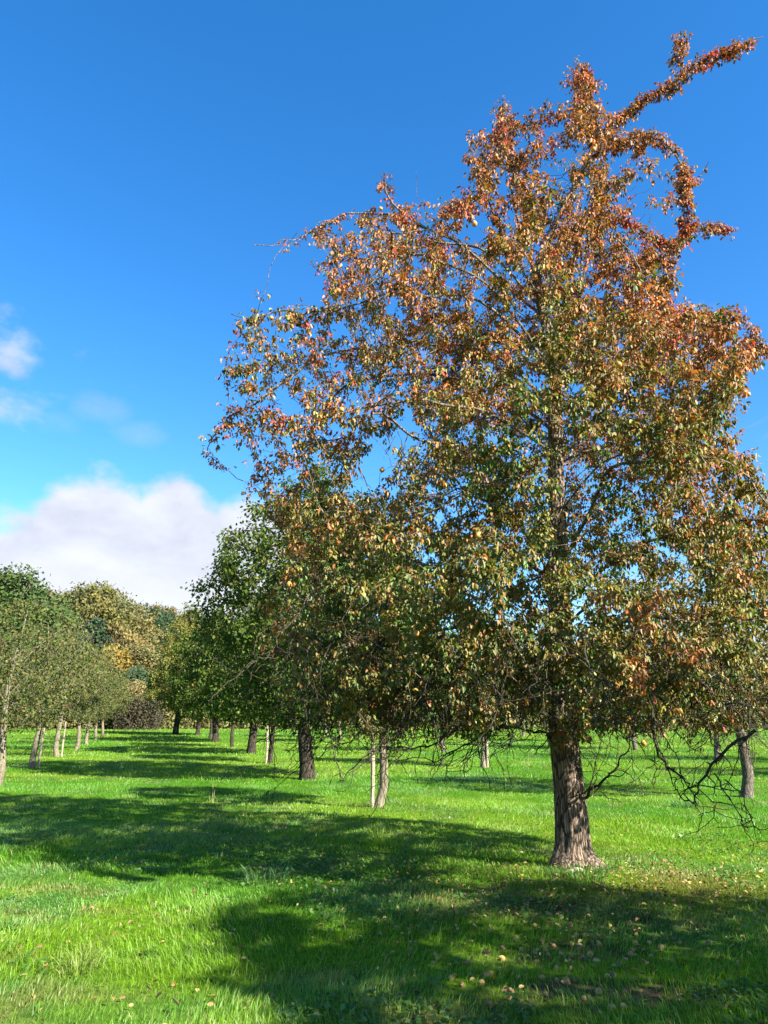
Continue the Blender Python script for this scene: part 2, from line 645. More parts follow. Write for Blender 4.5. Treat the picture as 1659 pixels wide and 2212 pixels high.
def build_grass():
    V, Fc, S, Cc = [], [], [], []
    base = 0
    # (near, far, blades per square metre, width, height, detail, side margin)
    bands = ((3.2, 6.5, 2500, 0.0042, 0.085, 3, 1.0), (6.5, 10, 1600, 0.0055, 0.085, 3, 1.2), (10, 15, 900, 0.008, 0.085, 2, 1.6), (15, 24, 420, 0.012, 0.09, 1, 2.5), (24, 40, 130, 0.022, 0.10, 1, 3), (40, 66, 42, 0.042, 0.12, 1, 4), (66, 97, 16, 0.075, 0.14, 1, 6))
    for near, far, dens, w0, h0, det, mar in bands:
        half = far * 0.54 + mar
        n = int((far - near) * 2 * half * dens)
        x = RNG.uniform(-half, half, n)
        y = RNG.uniform(near, far, n)
        k = np.abs(x) < y * 0.54 + mar
        x, y = x[k], y[k]
        sm = soil_mask(x, y)
        keep = RNG.random(len(x)) > sm * 0.9
        x, y = x[keep], y[keep]
        n = len(x)
        z = ground_z(x, y) - 0.006
        tuft = fbm(xy3(x * 1.3, y * 1.3), 51, 3)
        tuft2 = fbm(xy3(x * 5.0, y * 5.0), 61, 2)
        h = 0.62 * h0 * (0.5 + 1.35 * np.clip(tuft * 1.6 - 0.35, 0, 1.3) * (0.4 + tuft2)) * RNG.uniform(0.55, 1.35, n)
        long_ = RNG.random(n) < 0.007
        h = np.where(long_, h * 1.9, h)
        w = w0 * RNG.uniform(0.6, 1.4, n)
        ang = RNG.uniform(0, 2 * np.pi, n)
        # blades lie over together in gentle drifts
        drift = 2 * np.pi * fbm(xy3(x * 0.6 + 9, y * 0.6), 81, 2) * 2
        lean_a = drift + RNG.normal(0, 0.9, n)
        lean = h * np.clip(RNG.normal(0.62, 0.28, n), 0.05, 1.5)
        col = grass_tone(x, y) * RNG.uniform(0.65, 1.35, n)[:, None]
        straw = RNG.random(n) < 0.025
        col[straw] = np.array([0.36, 0.29, 0.12]) * RNG.uniform(0.6, 1.2, straw.sum())[:, None]
        side = np.stack([np.cos(ang), np.sin(ang), np.zeros(n)], 1) * w[:, None] * 0.5
        ld = np.stack([np.cos(lean_a), np.sin(lean_a), np.zeros(n)], 1) * lean[:, None]
        b = np.stack([x, y, z], 1)
        up = np.array([0, 0, 1.0]) * h[:, None]
        tip = b + ld + up
        if det >= 2:
            mid = b + ld * 0.32 + up * 0.62
            v = np.stack([b - side, b + side, mid + side * 0.8, mid - side * 0.8, tip], 1)
            q = np.arange(n)[:, None] * 5 + base
            V.append(v.reshape(-1, 3))
            Fc.append(np.concatenate([q + np.array([[0, 1, 2, 3]]), q + np.array([[3, 2, 4]])], 1).ravel())
            S.append(np.tile([4, 3], n))
            cc = np.repeat(col[:, None, :], 5, 1)
            base += 5 * n
        else:
            v = np.stack([b - side, b + side, tip], 1)
            q = np.arange(n)[:, None] * 3 + base
            V.append(v.reshape(-1, 3))
            Fc.append((q + np.array([[0, 1, 2]])).ravel())
            S.append(np.full(n, 3))
            cc = np.repeat(col[:, None, :], 3, 1)
            base += 3 * n
        Cc.append(cc.reshape(-1, 3))
    # low broad-leaved weeds and clover among the blades
    n = 60000
    y = 3.2 + 14 * RNG.random(n) ** 1.3
    x = RNG.uniform(-1, 1, n) * (y * 0.54 + 1)
    wn_ = fbm(xy3(x * 0.8 + 5, y * 0.8), 91, 3) + 0.4 * (fbm(xy3(x * 3.5, y * 3.5), 93, 2) - 0.5)
    k = wn_ > 0.60
    x, y = x[k], y[k]
    n = len(x)
    pos = np.stack([x, y, ground_z(x, y) + RNG.uniform(0.02, 0.06, n)], 1)
    ax = norm(RNG.normal(size=(n, 3)) * np.array([1, 1, .35]))
    L = RNG.uniform(0.025, 0.06, n)
    v, f = diamond_arrays(pos, ax, RNG.normal(0, .4, (n, 3)) + np.array([0, 0, 1.0]), L, L * 0.7)
    V.append(v)
    Fc.append((f + base).ravel())
    S.append(np.full(n, 4))
    wc = np.array([(0.05, 0.15, 0.02), (0.075, 0.18, 0.03), (0.12, 0.2, 0.05)])[RNG.integers(0, 3, n)] * RNG.uniform(.7, 1.25, n)[:, None]
    Cc.append(np.repeat(wc, 4, axis=0))
    base += 4 * n
    me = new_mesh('meadow_grass', np.vstack(V), np.concatenate(Fc), np.vstack(Cc), sizes=np.concatenate(S))
    o = link('meadow_grass', me, M_GRASS)
    tag(o, 'bright green meadow grass covering the orchard floor', 'grass', kind='stuff')
    print('grass tris', sum(len(s) for s in S))




# ------------------------------------------------------------------ branching
def colonize(P, par, limb, att, step, infl, kill, iters, trop=(0, 0, 0), jit=0.12, rng=RNG):
    P = list(map(np.asarray, P))
    par = list(par)
    limb = list(limb)
    A = np.asarray(att, float)
    pos = np.array(P)
    best = np.full(len(A), 1e9)
    bi = np.zeros(len(A), int)
    for s in range(0, len(pos), 400):
        d = np.linalg.norm(A[:, None] - pos[None, s:s + 400], axis=2)
        j = d.argmin(1)
        dm = d[np.arange(len(A)), j]
        k = dm < best
        best[k] = dm[k]
        bi[k] = j[k] + s
    kids = {}
    trop = np.asarray(trop, float)
    for it in range(iters):
        alive = (best > kill)
        A, best, bi = A[alive], best[alive], bi[alive]
        act = best < infl
        if not act.any():
            break
        ids = bi[act]
        pos = np.array(P)
        v = norm(A[act] - pos[ids])
        un, inv = np.unique(ids, return_inverse=True)
        S = np.zeros((len(un), 3))
        np.add.at(S, inv, v)
        S = norm(S) + trop + rng.normal(0, jit, S.shape)
        newp = pos[un] + norm(S) * step
        start = len(P)
        added = []
        for u, q in zip(un, newp):
            kk = kids.setdefault(int(u), [])
            if len(kk) >= 3 or any(np.linalg.norm(P[c] - q) < step * 0.35 for c in kk):
                continue
            kk.append(len(P))
            P.append(q)
            par.append(int(u))
            limb.append(limb[int(u)])
            added.append(q)
        if not added:
            break
        Q = np.array(added)
        d = np.linalg.norm(A[:, None] - Q[None], axis=2)
        j = d.argmin(1)
        dm = d[np.arange(len(A)), j]
        k = dm < best
        best[k] = dm[k]
        bi[k] = j[k] + start
    return np.array(P), np.array(par), np.array(limb)


def pipe_radii(par, tip, expo, n):
    r = np.zeros(n)
    acc = np.zeros(n)
    main = np.full(n, -1)
    for i in range(n - 1, -1, -1):
        r[i] = tip if acc[i] == 0 else acc[i] ** (1 / expo)
        p = par[i]
        if p >= 0:
            acc[p] += r[i] ** expo
            if main[p] < 0 or r[i] > r[main[p]]:
                main[p] = i
    return r, main


def skeleton_mesh(name, P, par, r, main, sel, taper_root=None):
    """one mesh of tapered tubes for the nodes in sel"""
    D = np.zeros_like(P)
    has = par >= 0
    D[has] = norm(P[has] - P[par[has]])
    T = D.copy()
    m = main >= 0
    T[m] = norm(D[m] + D[main[m]])
    T[~has & m] = D[main[~has & m]]
    V, Fc = [], []
    base = 0
    sel = sel[par[sel] >= 0]
    for lo, hi, ns in ((0.035, 9, 9), (0.011, 0.035, 6), (0, 0.011, 3)):
        s = sel[(r[sel] >= lo) & (r[sel] < hi)]
        if not len(s):
            continue
        p = par[s]
        ismain = main[p] == s
        Tb = np.where(ismain[:, None], T[p], D[s])
        rb = np.where(ismain, r[p], np.minimum(r[p], r[s] * 1.25))
        rb = np.minimum(rb, r[s] * 1.6)
        a = np.arange(ns) / ns * 2 * np.pi
        ca, sa = np.cos(a)[None, :, None], np.sin(a)[None, :, None]
        u, w = frames(Tb)
        b = P[p][:, None] + (u[:, None] * ca + w[:, None] * sa) * rb[:, None, None]
        u, w = frames(T[s])
        t = P[s][:, None] + (u[:, None] * ca + w[:, None] * sa) * r[s][:, None, None]
        V.append(np.concatenate([b, t], 1).reshape(-1, 3))
        q = np.arange(len(s))[:, None, None] * 2 * ns + base
        i = np.arange(ns)
        j = (i + 1) % ns
        f = np.stack([i, j, j + ns, i + ns], 1)[None]
        Fc.append((q + f).reshape(-1, 4))
        base += len(s) * 2 * ns
    if not V:
        return None
    return new_mesh(name, np.vstack(V), np.vstack(Fc), smooth=True)


def leaf_arrays(pos, axis, nrm, L, W, fold=0.28, curl=0.25):
    """pointed oval leaves folded on the midrib: 6 verts, 2 quads each"""
    axis = norm(axis)
    nrm = norm(nrm - axis * (nrm * axis).sum(1, keepdims=True))
    sd = np.cross(axis, nrm)
    L = L[:, None]
    W = W[:, None]
    n = len(pos)
    fold = (fold * RNG.uniform(0.3, 1.9, n))[:, None]
    curl = (curl * RNG.uniform(-0.4, 1.9, n))[:, None]

    def pt(u, v, f, c):
        return pos + axis * (L * u) + sd * (W * v) + nrm * (W * abs(v) * 2 * fold * f - L * c * curl)
    v = np.stack([pt(0, 0, 0, 0), pt(.27, .42, 1, .05), pt(.66, .40, 1, .35), pt(1, 0, 0, 1.0), pt(.66, -.40, 1, .35), pt(.27, -.42, 1, .05)], 1)
    q = np.arange(n)[:, None, None] * 6
    f = (q + np.array([[[0, 3, 2, 1], [0, 5, 4, 3]]])).reshape(-1, 4)
    return v.reshape(-1, 3), f


def diamond_arrays(pos, axis, nrm, L, W):
    axis = norm(axis)
    nrm = norm(nrm - axis * (nrm * axis).sum(1, keepdims=True))
    sd = np.cross(axis, nrm)
    v = np.stack([pos, pos + axis * L[:, None] * .5 + sd * W[:, None] * .5 + nrm * W[:, None] * .12, pos + axis * L[:, None], pos + axis * L[:, None] * .5 - sd * W[:, None] * .5 + nrm * W[:, None] * .12], 1)
    f = np.arange(len(pos) * 4).reshape(-1, 4)
    return v.reshape(-1, 3), f


def rand_dir(n, rng=RNG):
    return norm(rng.normal(size=(n, 3)))


def foliage_on(P, par, r, rmax, total, spread, dens, rng=RNG, droop=0.5):
    """leaf positions and directions in sleeves round the thin twigs"""
    thin = np.where((r < rmax) & (par >= 0))[0]
    w = dens[thin]
    w = w / w.sum()
    pick = rng.choice(thin, total, p=w)
    t = rng.random(total)[:, None]
    c = P[par[pick]] * (1 - t) + P[pick] * t
    out = rand_dir(total, rng)
    rad = spread * np.abs(rng.normal(0.55, 0.35, total))[:, None]
    pos = c + out * rad + np.array([0, 0, -0.25]) * rad
    axis = out * 0.8 + np.array([0, 0, -1.0]) * droop + rng.normal(0, 0.35, (total, 3))
    return pick, pos, axis, out


# ------------------------------------------------------------------ the big pear tree
PALETTE = {'red': (0.34, 0.065, 0.032), 'orange': (0.45, 0.165, 0.043), 'bronze': (0.27, 0.128, 0.036), 'olive': (0.20, 0.175, 0.032),
           'green': (0.066, 0.125, 0.019), 'yellow': (0.30, 0.20, 0.045), 'brown': (0.115, 0.055, 0.03)}
PAL = np.array(list(PALETTE.values()))


def autumn_colors(pos, z0, z1, rng=RNG):
    n = len(pos)
    h = np.clip((pos[:, 2] - z0) / (z1 - z0), 0, 1)
    a = fbm(pos * 0.75, 101, 3)
    b = fbm(pos * 1.6, 111, 2)
    c = fbm(pos * 1.1 + 40, 121, 2)
    right = np.clip((pos[:, 0] - 1.5) / 3, 0, 1) * np.clip((pos[:, 2] - 2.6) / 1.5, 0, 1)
    shell = np.clip(env_inside(pos), 0, 1.15)
    hh = np.clip(h + 0.02 + 0.20 * right + 0.42 * (shell - 0.72) + (a - 0.5) * 1.3, 0, 1)
    g = lambda x, lo, hi: np.clip((x - lo) / (hi - lo), 0, 1)
    W = np.stack([
        0.05 + 0.6 * g(hh, .45, 1.0) * g(b, .42, .7) + 1.3 * g(b, .60, .72) * g(hh, .25, .7),
        0.12 + 0.75 * g(hh, .2, .75),
        0.45 + 0.5 * g(hh, .2, .7),
        0.85 - 0.6 * g(hh, .35, .85),
        0.07 + 0.75 * g(1 - hh, .5, .95) + 1.1 * g(c, .64, .78),
        0.12 + 0.25 * g(c, .3, .5) * (1 - hh),
        0.12 + 0.55 * g(hh, .45, 1)], 1)
    W = W ** 2.0
    W = W / W.sum(1, keepdims=True)
    k = (rng.random(n)[:, None] > np.cumsum(W, 1)).sum(1).clip(0, 6)
    col = PAL[k] * (rng.uniform(0.6, 1.3, n) * (0.8 + 0.5 * b))[:, None]
    return col * (1 + rng.normal(0, 0.08, (n, 3)))


TY = 9.9
BASE = on_ground(1238, 1878)
TY = BASE[1]


def build_pear_tree():
    rng = np.random.default_rng(11)
    root = empty('pear_tree', BASE)
    tag(root, 'large old pear tree with russet autumn leaves and leaning sunlit trunk', 'tree')
    O = BASE.copy()
    L_ = lambda vx, vy, dY=0.0: at(vx, vy, TY + dY)
    trunk = [BASE + np.array([0, 0, -0.15]), L_(1238, 1800), L_(1228, 1680), L_(1216, 1560), L_(1210, 1400, .05), L_(1206, 1200, .05), L_(1202, 1050, .0), L_(1199, 900), L_(1200, 820), L_(1180, 705), L_(1160, 600), L_(1191, 505), L_(1235, 417), L_(1283, 313)]
    tl = smooth_line(trunk, 90)
    rad_z = [(-0.2, .245), (0.05, .225), (0.2, .207), (0.5, .193), (1.0, .186), (1.6, .175), (2.2, .158), (3, .145), (4, .12), (5, .105), (6, .09), (7, .075), (8, .058), (9, .042), (10, .03), (12, .02)]
    hz = tl[:, 2] - O[2]
    tr = np.interp(hz, [a for a, b in rad_z], [b for a, b in rad_z])
    # trunk mesh: fluted, flared at the foot, with root burls
    ns = 72
    dense = smooth_line(tl, 330)
    dr = np.interp(dense[:, 2] - O[2], [a for a, b in rad_z], [b for a, b in rad_z])
    T = norm(np.gradient(dense, axis=0))
    u = norm(np.cross(T, np.array([0, 1.0, 0])))
    w = np.cross(T, u)
    a = np.arange(ns) / ns * 2 * np.pi
    ca, sa = np.cos(a), np.sin(a)
    ring = u[:, None] * ca[None, :, None] + w[:, None] * sa[None, :, None]
    hh = (dense[:, 2] - O[2])[:, None]
    pn = np.stack([np.broadcast_to(ca * 1.4, (len(dense), ns)), np.broadcast_to(sa * 1.4, (len(dense), ns)), np.broadcast_to(hh * 0.8, (len(dense), ns))], -1).reshape(-1, 3)
    lump = (fbm(pn, 5, 3) - 0.5).reshape(len(dense), ns)
    pf = pn * np.array([6.5, 6.5, 3.0])
    fur = fbm(pf, 15, 3).reshape(len(dense), ns)
    fur = -np.clip(0.52 - fur, 0, 1) * 0.16
    disp = lump * 0.26 + fur
    foot = np.clip(1 - hh / 0.42, 0, 1)
    # angle 0 = towards -X..; burl on the camera-right side and a smaller heel on the left
    wx = ring[..., 0]
    wy = ring[..., 1]
    bur = lambda dx, dy, zc, k, sg: k * np.exp(-((1 - (wx * dx + wy * dy)) / 0.22) ** 2) * np.exp(-((hh - zc) / sg) ** 2)
    disp = disp + bur(.86, -.5, .03, .6, .13) * (0.6 + 1.4 * (lump + .5)) + bur(-.9, -.43, .02, .30, .15) + bur(.1, -.99, .03, .16, .12) + bur(.2, .98, .05, .4, .2)
    disp = disp - 0.05 * np.exp(-((hh - 0.20 - 0.05 * lump) / 0.014) ** 2) * (wx < 0.2) * (wx > -0.7) * (wy < 0)
    disp = disp - 0.30 * np.exp(-((wx - 0.33) / 0.07) ** 2) * (wy < 0) * foot
    rr = dr[:, None] * (1 + disp)
    v = dense[:, None] + ring * rr[..., None]
    idx = np.arange(len(dense) * ns).reshape(len(dense), ns)
    f = np.stack([idx[:-1], np.roll(idx, -1, 1)[:-1], np.roll(idx, -1, 1)[1:], idx[1:]], -1).reshape(-1, 4)
    link('trunk', new_mesh('trunk', v.reshape(-1, 3) - O, f, smooth=True), M_BARK, root)

    # skeleton: trunk nodes (limb 0), then the limbs
    P = [p for p in tl]
    par = [-1] + list(range(len(tl) - 1))
    limb = [0] * len(tl)
    nl = 0
    limb_ids = {}

    def add_limb(line, n=None, name=None):
        nonlocal nl
        nl += 1
        line = np.asarray(line, float)
        ln = np.linalg.norm(np.diff(line, axis=0), axis=1).sum()
        n = n or max(5, int(ln / 0.16))
        sm = smooth_line(line, n)
        wob = np.stack([fbm(np.stack([np.arange(n) * 0.23 + 7 * nl, np.full(n, j * 9.1), np.zeros(n)], 1), 5 + j, 2) - 0.5 for j in range(3)], 1)
        sm[2:] += wob[2:] * 0.35 * np.minimum(1, np.arange(n)[2:, None] / 8)
        j = int(np.argmin(np.linalg.norm(np.array(P) - sm[0], axis=1)))
        prev = j
        lid = nl if limb[j] == 0 else limb[j]
        for q in sm[1:]:
            P.append(q)
            par.append(prev)
            limb.append(lid)
            prev = len(P) - 1
        if name:
            limb_ids[name] = (len(P) - n + 1, len(P))
        return prev

    add_limb([L_(1283, 313), L_(1278, 250), L_(1268, 190), L_(1252, 130)], name='apex')
    add_limb([L_(1283, 313), L_(1340, 255, -.1), L_(1430, 195, -.2), L_(1520, 130, -.2), L_(1600, 95, -.2), L_(1657, 58, -.2)], name='spire')
    add_limb([L_(1460, 165, -.2), L_(1462, 120, -.2), L_(1466, 70, -.2)], name='spire_twig')
    add_limb([L_(1270, 340), L_(1350, 305, -.4), L_(1420, 290, -.7), L_(1470, 320, -.8), L_(1497, 380, -.9), L_(1525, 372, -.9), L_(1545, 345, -1)], name='arch')
    add_limb([L_(1490, 365, -.9), L_(1478, 420, -1), L_(1490, 470, -1), L_(1482, 500, -1)], name='arch2')
    add_limb([L_(1215, 450), L_(1262, 470, -.5), L_(1310, 468, -.8), L_(1345, 500, -1.1), L_(1380, 580, -1.4), L_(1400, 680, -1.6)])
    add_limb([L_(1191, 510), L_(1330, 470, .6), L_(1430, 520, .8), L_(1500, 500, .9), L_(1568, 482, .9)], name='side')
    add_limb([L_(1165, 625), L_(1120, 480, -.5), L_(1095, 370, -.7), L_(1080, 290, -.8), L_(1072, 228, -.8)], name='tipI')
    add_limb([L_(1165, 640), L_(1090, 520, -1), L_(1050, 400, -1.4), L_(1020, 310, -1.5)])
    add_limb([L_(1175, 690), L_(1040, 570, .2), L_(930, 500, .3), L_(850, 470, .3), L_(770, 462, .3), L_(700, 490, .2), L_(640, 512, .1), L_(590, 524, 0), L_(553, 526, 0)], name='left_top')
    add_limb([L_(635, 514, .1), L_(600, 545, 0), L_(578, 585, 0), L_(570, 615, 0)], name='left_bare')
    add_limb([L_(930, 500, .3), L_(850, 445, .2), L_(825, 400, .2), L_(822, 385, .2)], name='tipH')
    add_limb([L_(985, 535, .3), L_(930, 460, -.2), L_(908, 410, -.2), L_(902, 365, -.2)], name='whip')
    add_limb([L_(1198, 790), L_(1040, 660, -.6), L_(900, 620, -1), L_(760, 680, -1.2), L_(640, 690, -1.3), L_(560, 680, -1.3), L_(505, 666, -1.3)], name='tipA')
    add_limb([L_(1199, 880), L_(1060, 760, .3), L_(920, 735, .5), L_(800, 770, .5), L_(680, 780, .4), L_(560, 800, .3), L_(480, 800, .3)], name='tipB')
    add_limb([L_(680, 780, .4), L_(570, 850, 0), L_(500, 890, -.2), L_(465, 930, -.3), L_(455, 990, -.3)], name='tipC')
    add_limb([L_(1200, 930), L_(1040, 830, .8), L_(900, 800, 1.2), L_(760, 830, 1.3), L_(690, 930, 1.3), L_(655, 1030, 1.3)], name='tipD')
    add_limb([L_(1201, 980), L_(1050, 900, -1), L_(880, 880, -1.8), L_(720, 900, -2.2), L_(600, 930, -2.3), L_(530, 960, -2.3)], name='tipE')
    add_limb([L_(1200, 900), L_(1300, 800, .3), L_(1400, 745, .4), L_(1500, 700, .3), L_(1590, 700, .2), L_(1655, 760, .2)], name='tipF')
    add_limb([L_(1201, 1000), L_(1330, 870, -.4), L_(1450, 900, -.8), L_(1550, 990, -1), L_(1640, 1060, -1)], name='tipG')
    add_limb([L_(1206, 1230), L_(1232, 1150, -1.6), L_(1140, 1205, -2.6), L_(1060, 1225, -3.2), L_(1010, 1230, -3.5)], name='front')
    # the remaining limbs, spiralling up the trunk and arching over
    zc = np.concatenate([np.linspace(1.9, 3.4, 15), np.linspace(3.5, 7.4, 16)])
    for i, z in enumerate(zc):
        az = i * 2.399963 + 0.4 + rng.normal(0, 0.2)
        k = int(np.argmin(np.abs(hz - z)))
        b = tl[k]
        d = np.array([math.cos(az), math.sin(az), 0])
        Rr = env_radius(b, d, z + 0.7) * rng.uniform(0.78, 0.95)
        if Rr < 0.8:
            continue
        rise = (0.25 if z < 2.6 else 0.42) * Rr
        pts = []
        for t in (0, .2, .45, .7, .88, 1.0):
            zz = rise * (2.3 * t - 1.75 * t * t * (1 if z > 2.4 else 1.05)) - (0.25 * t ** 3 if z < 3 else 0)
            pts.append(b + d * Rr * t + np.array([0, 0, zz]) + rng.normal(0, .06, 3) * (t > 0))
        add_limb(pts)
    nseed = len(P)
    # attractors through the crown, denser near its skin, in clumps
    M = 150000
    q = np.stack([rng.uniform(-3.6, 7, M), rng.uniform(TY - 4.7, TY + 4.7, M), rng.uniform(1.5, 13, M)], 1)
    s = env_inside(q)
    keep = (s < 1) & in_outline(q) & (rng.random(M) < 0.25 + 0.75 * np.clip(s, 0, 1) ** 1.5)
    cl = fbm(q * 0.75, 201, 3)
    hq = np.clip((q[:, 2] - 2) / 8, 0, 1)
    px_, py_ = project(q)
    airy = np.clip((820 - px_) / 120, 0, 1) * np.clip((1080 - py_) / 60, 0, 1)
    airy = np.maximum(airy, 0.25 * np.clip((620 - py_) / 150, 0, 1))
    keep &= (cl > 0.37 + 0.05 * hq + 0.05 * airy) & (rng.random(M) < (1.0 - 0.08 * hq) * (1 - 0.35 * airy))
    q = q[keep]
    print('candidates', len(q))
    q = q[:9400]
    # a low skirt of drooping sprays right round the crown
    Ms = 30000
    qs = np.stack([rng.uniform(-3.6, 7, Ms), rng.uniform(TY - 4.7, TY + 4.2, Ms), rng.uniform(1.55, 2.6, Ms)], 1)
    ss = env_inside(qs + np.array([0, 0, 0.25]))
    ks = (ss < 0.98) & (ss > 0.18) & in_outline(qs + np.array([0, 0, 0.06])) & (fbm(qs * 1.1, 205, 2) > 0.36)
    q = np.vstack([q, qs[ks][:1500]])
    # the full lower left flank, where long boughs sweep down
    qs = np.stack([rng.uniform(-3.6, 1.5, Ms), rng.uniform(TY - 4.2, TY + 2.5, Ms), rng.uniform(1.7, 5.2, Ms)], 1)
    fx_, fy_ = project(qs)
    ks = (env_inside(qs) < 1.12) & in_outline(qs) & (fx_ < 860) & (fy_ > 1060) & (fbm(qs * 0.9, 207, 3) > 0.40)
    q = np.vstack([q, qs[ks][:1100]])
    P_, par_, limb_ = colonize(P, par, limb, q, 0.13, 1.5, 0.16, 75, (0, 0, -0.06), 0.16, rng)
    n = len(P_)
    print('pear nodes', n, 'attractors', len(q))
    r, main = pipe_radii(par_, 0.0032, 2.35, n)
    # the leader keeps its own girth; limbs are capped by what they spring from
    r[:len(tl)] = tr
    cap = 0.075
    r[len(tl):] = np.minimum(r[len(tl):] * 1.0, cap)
    r = np.maximum(r, 0.0026)
    for nm in ('apex', 'spire', 'arch', 'arch2', 'side', 'tipA', 'tipB', 'tipC', 'tipF', 'tipG', 'tipH', 'tipI', 'left_top'):
        a0, a1 = limb_ids[nm]
        r[a0:a1] = np.maximum(r[a0:a1], np.linspace(0.02, 0.006, a1 - a0))
    bare = np.zeros(n, bool)
    a0, a1 = limb_ids['left_bare']
    bare[a0:a1] = True
    a0, a1 = limb_ids['left_top']
    bare[a1 - 8:a1] = True
    a0, a1 = limb_ids['whip']
    bare[a0 + 4:a1] = True
    a0, a1 = limb_ids['spire']
    bare[a1 - 3:a1] = True
    a0, a1 = limb_ids['arch']
    bare[a1 - 4:a1] = True
    a0, a1 = limb_ids['spire_twig']
    bare[a0:a1 - 3] = True
    lids = [k for k in np.unique(limb_) if k > 0]
    Pl = P_ - O
    for k in lids:
        sel = np.where(limb_ == k)[0]
        me = skeleton_mesh('branch', Pl, par_, r, main, sel)
        if me:
            link('branch', me, M_LIMB, root)
    sel = np.where((limb_ == 0) & (np.arange(n) >= len(tl)))[0]
    comp = {}
    for i in sel:
        p_ = par_[i]
        comp[i] = comp[p_] if p_ in comp else i
    for c in sorted(set(comp.values())):
        me = skeleton_mesh('shoot', Pl, par_, r, main, np.array([i for i in sel if comp[i] == c]))
        if me:
            link('shoot', me, M_LIMB, root)

    # ---- leaves
    dens = np.where(bare, 0.02, 1.0)
    cn = fbm(P_ * 1.5, 221, 2)
    dens = dens * np.clip((cn - 0.36) * 8, 0.04, 1.8)
    featured = np.zeros(n, bool)
    for nm in ('apex', 'spire', 'arch', 'arch2', 'side', 'spire_twig'):
        a0, a1 = limb_ids[nm]
        featured[a0:a1] = True
    fn_ = fbm(P_ * 3.1, 225, 2)
    dens[featured & ~bare] = (5.5 * np.clip((fn_ - 0.26) * 5, 0.3, 1.3))[featured & ~bare]
    for nm in ('tipA', 'tipB', 'tipC', 'tipD', 'tipE', 'tipF', 'tipG', 'tipH', 'tipI', 'left_top'):
        a0, a1 = limb_ids[nm]
        a0 = a0 + (a1 - a0) // 3
        featured[a0:a1] = True
        dens[a0:a1] = np.where(bare[a0:a1], 0.02, 2.4 * np.clip((fn_[a0:a1] - 0.33) * 5, 0.05, 1.5))
    low = P_[:, 2] < 2.0
    dens[low] *= 1.1
    nx_, ny_ = project(P_)
    core = np.clip((nx_ - 800) / 200, 0, 1) * np.clip((ny_ - 560) / 200, 0, 1)
    flank = np.clip((860 - nx_) / 150, 0, 1) * np.clip((ny_ - 1040) / 60, 0, 1)
    front = np.exp(-((nx_ - 1200) / 120) ** 2) * (P_[:, 1] < TY) * np.clip((ny_ - 700) / 100, 0, 1)
    dens = dens * (0.85 + 0.5 * core + 0.5 * flank + 0.7 * front + 0.75 * np.clip((nx_ - 900) / 150, 0, 1) * np.clip((760 - ny_) / 120, 0, 1))
    rsel = r.copy()
    rsel[featured] = np.minimum(rsel[featured], 0.008)
    per = 7
    nsp = 47500
    total = nsp * per
    pick, spos, saxis, sout = foliage_on(P_, par_, rsel, 0.013, nsp, 0.11, dens, rng, 0.75)
    scol = autumn_colors(spos, 1.8, 10.5, rng)
    rep_ = np.repeat(np.arange(nsp), per)
    drop = rng.random(total) < 0.80
    rep_ = rep_[drop]
    total = len(rep_)
    out = norm(sout[rep_] * 0.6 + rng.normal(0, 0.75, (total, 3)) + np.array([0, 0, 0.05]))
    pet = rng.uniform(0.008, 0.045, total)[:, None]
    pos = spos[rep_] + out * pet + rng.normal(0, 0.012, (total, 3))
    axis = out * 0.75 + np.array([0, 0, -0.75]) + rng.normal(0, 0.25, (total, 3))
    Ll = rng.uniform(0.036, 0.066, total) * np.repeat(rng.uniform(0.8, 1.15, nsp), per)[drop]
    Wl = Ll * rng.uniform(0.45, 0.68, total)
    nr = out * 0.9 + np.array([0, 0, 0.7]) + rng.normal(0, 0.35, (total, 3))
    leafcol = autumn_colors(pos, 1.8, 10.5, rng)
    mixk = (rng.random(total) < 0.25)[:, None]
    col = np.where(mixk, leafcol, scol[rep_] * rng.uniform(0.75, 1.25, total)[:, None])
    # the nearest leaves in view become single leaves, the rest the crown
    cd = pos - np.array([0, 0, CAM_H])
    cp, sp = math.cos(PITCH), math.sin(PITCH)
    depth = cd[:, 1] * cp + cd[:, 2] * sp
    vx = cd[:, 0] / depth
    vz = (-cd[:, 1] * sp + cd[:, 2] * cp) / depth
    inview = (np.abs(vx) < 0.49) & (np.abs(vz) < 0.65)
    size = np.where(inview, Ll / depth, 0)
    top = np.argsort(-size)[:300]
    rest = np.ones(total, bool)
    rest[top] = False
    v, f = leaf_arrays(pos[rest] - O, axis[rest], nr[rest], Ll[rest], Wl[rest])
    c6 = np.repeat(col[rest], 6, axis=0)
    cr = link('crown', new_mesh('crown', v, f, c6), M_LEAF, root)
    cr['kind'] = 'stuff'
    # unit leaves, one mesh for each of several colours
    units = []
    for nm, cc in PALETTE.items():
        for sc in (0.85, 1.15):
            vv, ff = leaf_arrays(np.zeros((1, 3)), np.array([[1.0, 0, 0]]), np.array([[0, 0, 1.0]]), np.array([1.0]), np.array([0.62]))
            me = new_mesh('leaf', vv, ff, np.tile(np.array(cc) * sc, (6, 1)))
            me.materials.append(M_LEAF)
            units.append((np.array(cc) * sc, me))
    uc = np.array([a for a, b in units])
    from mathutils import Matrix
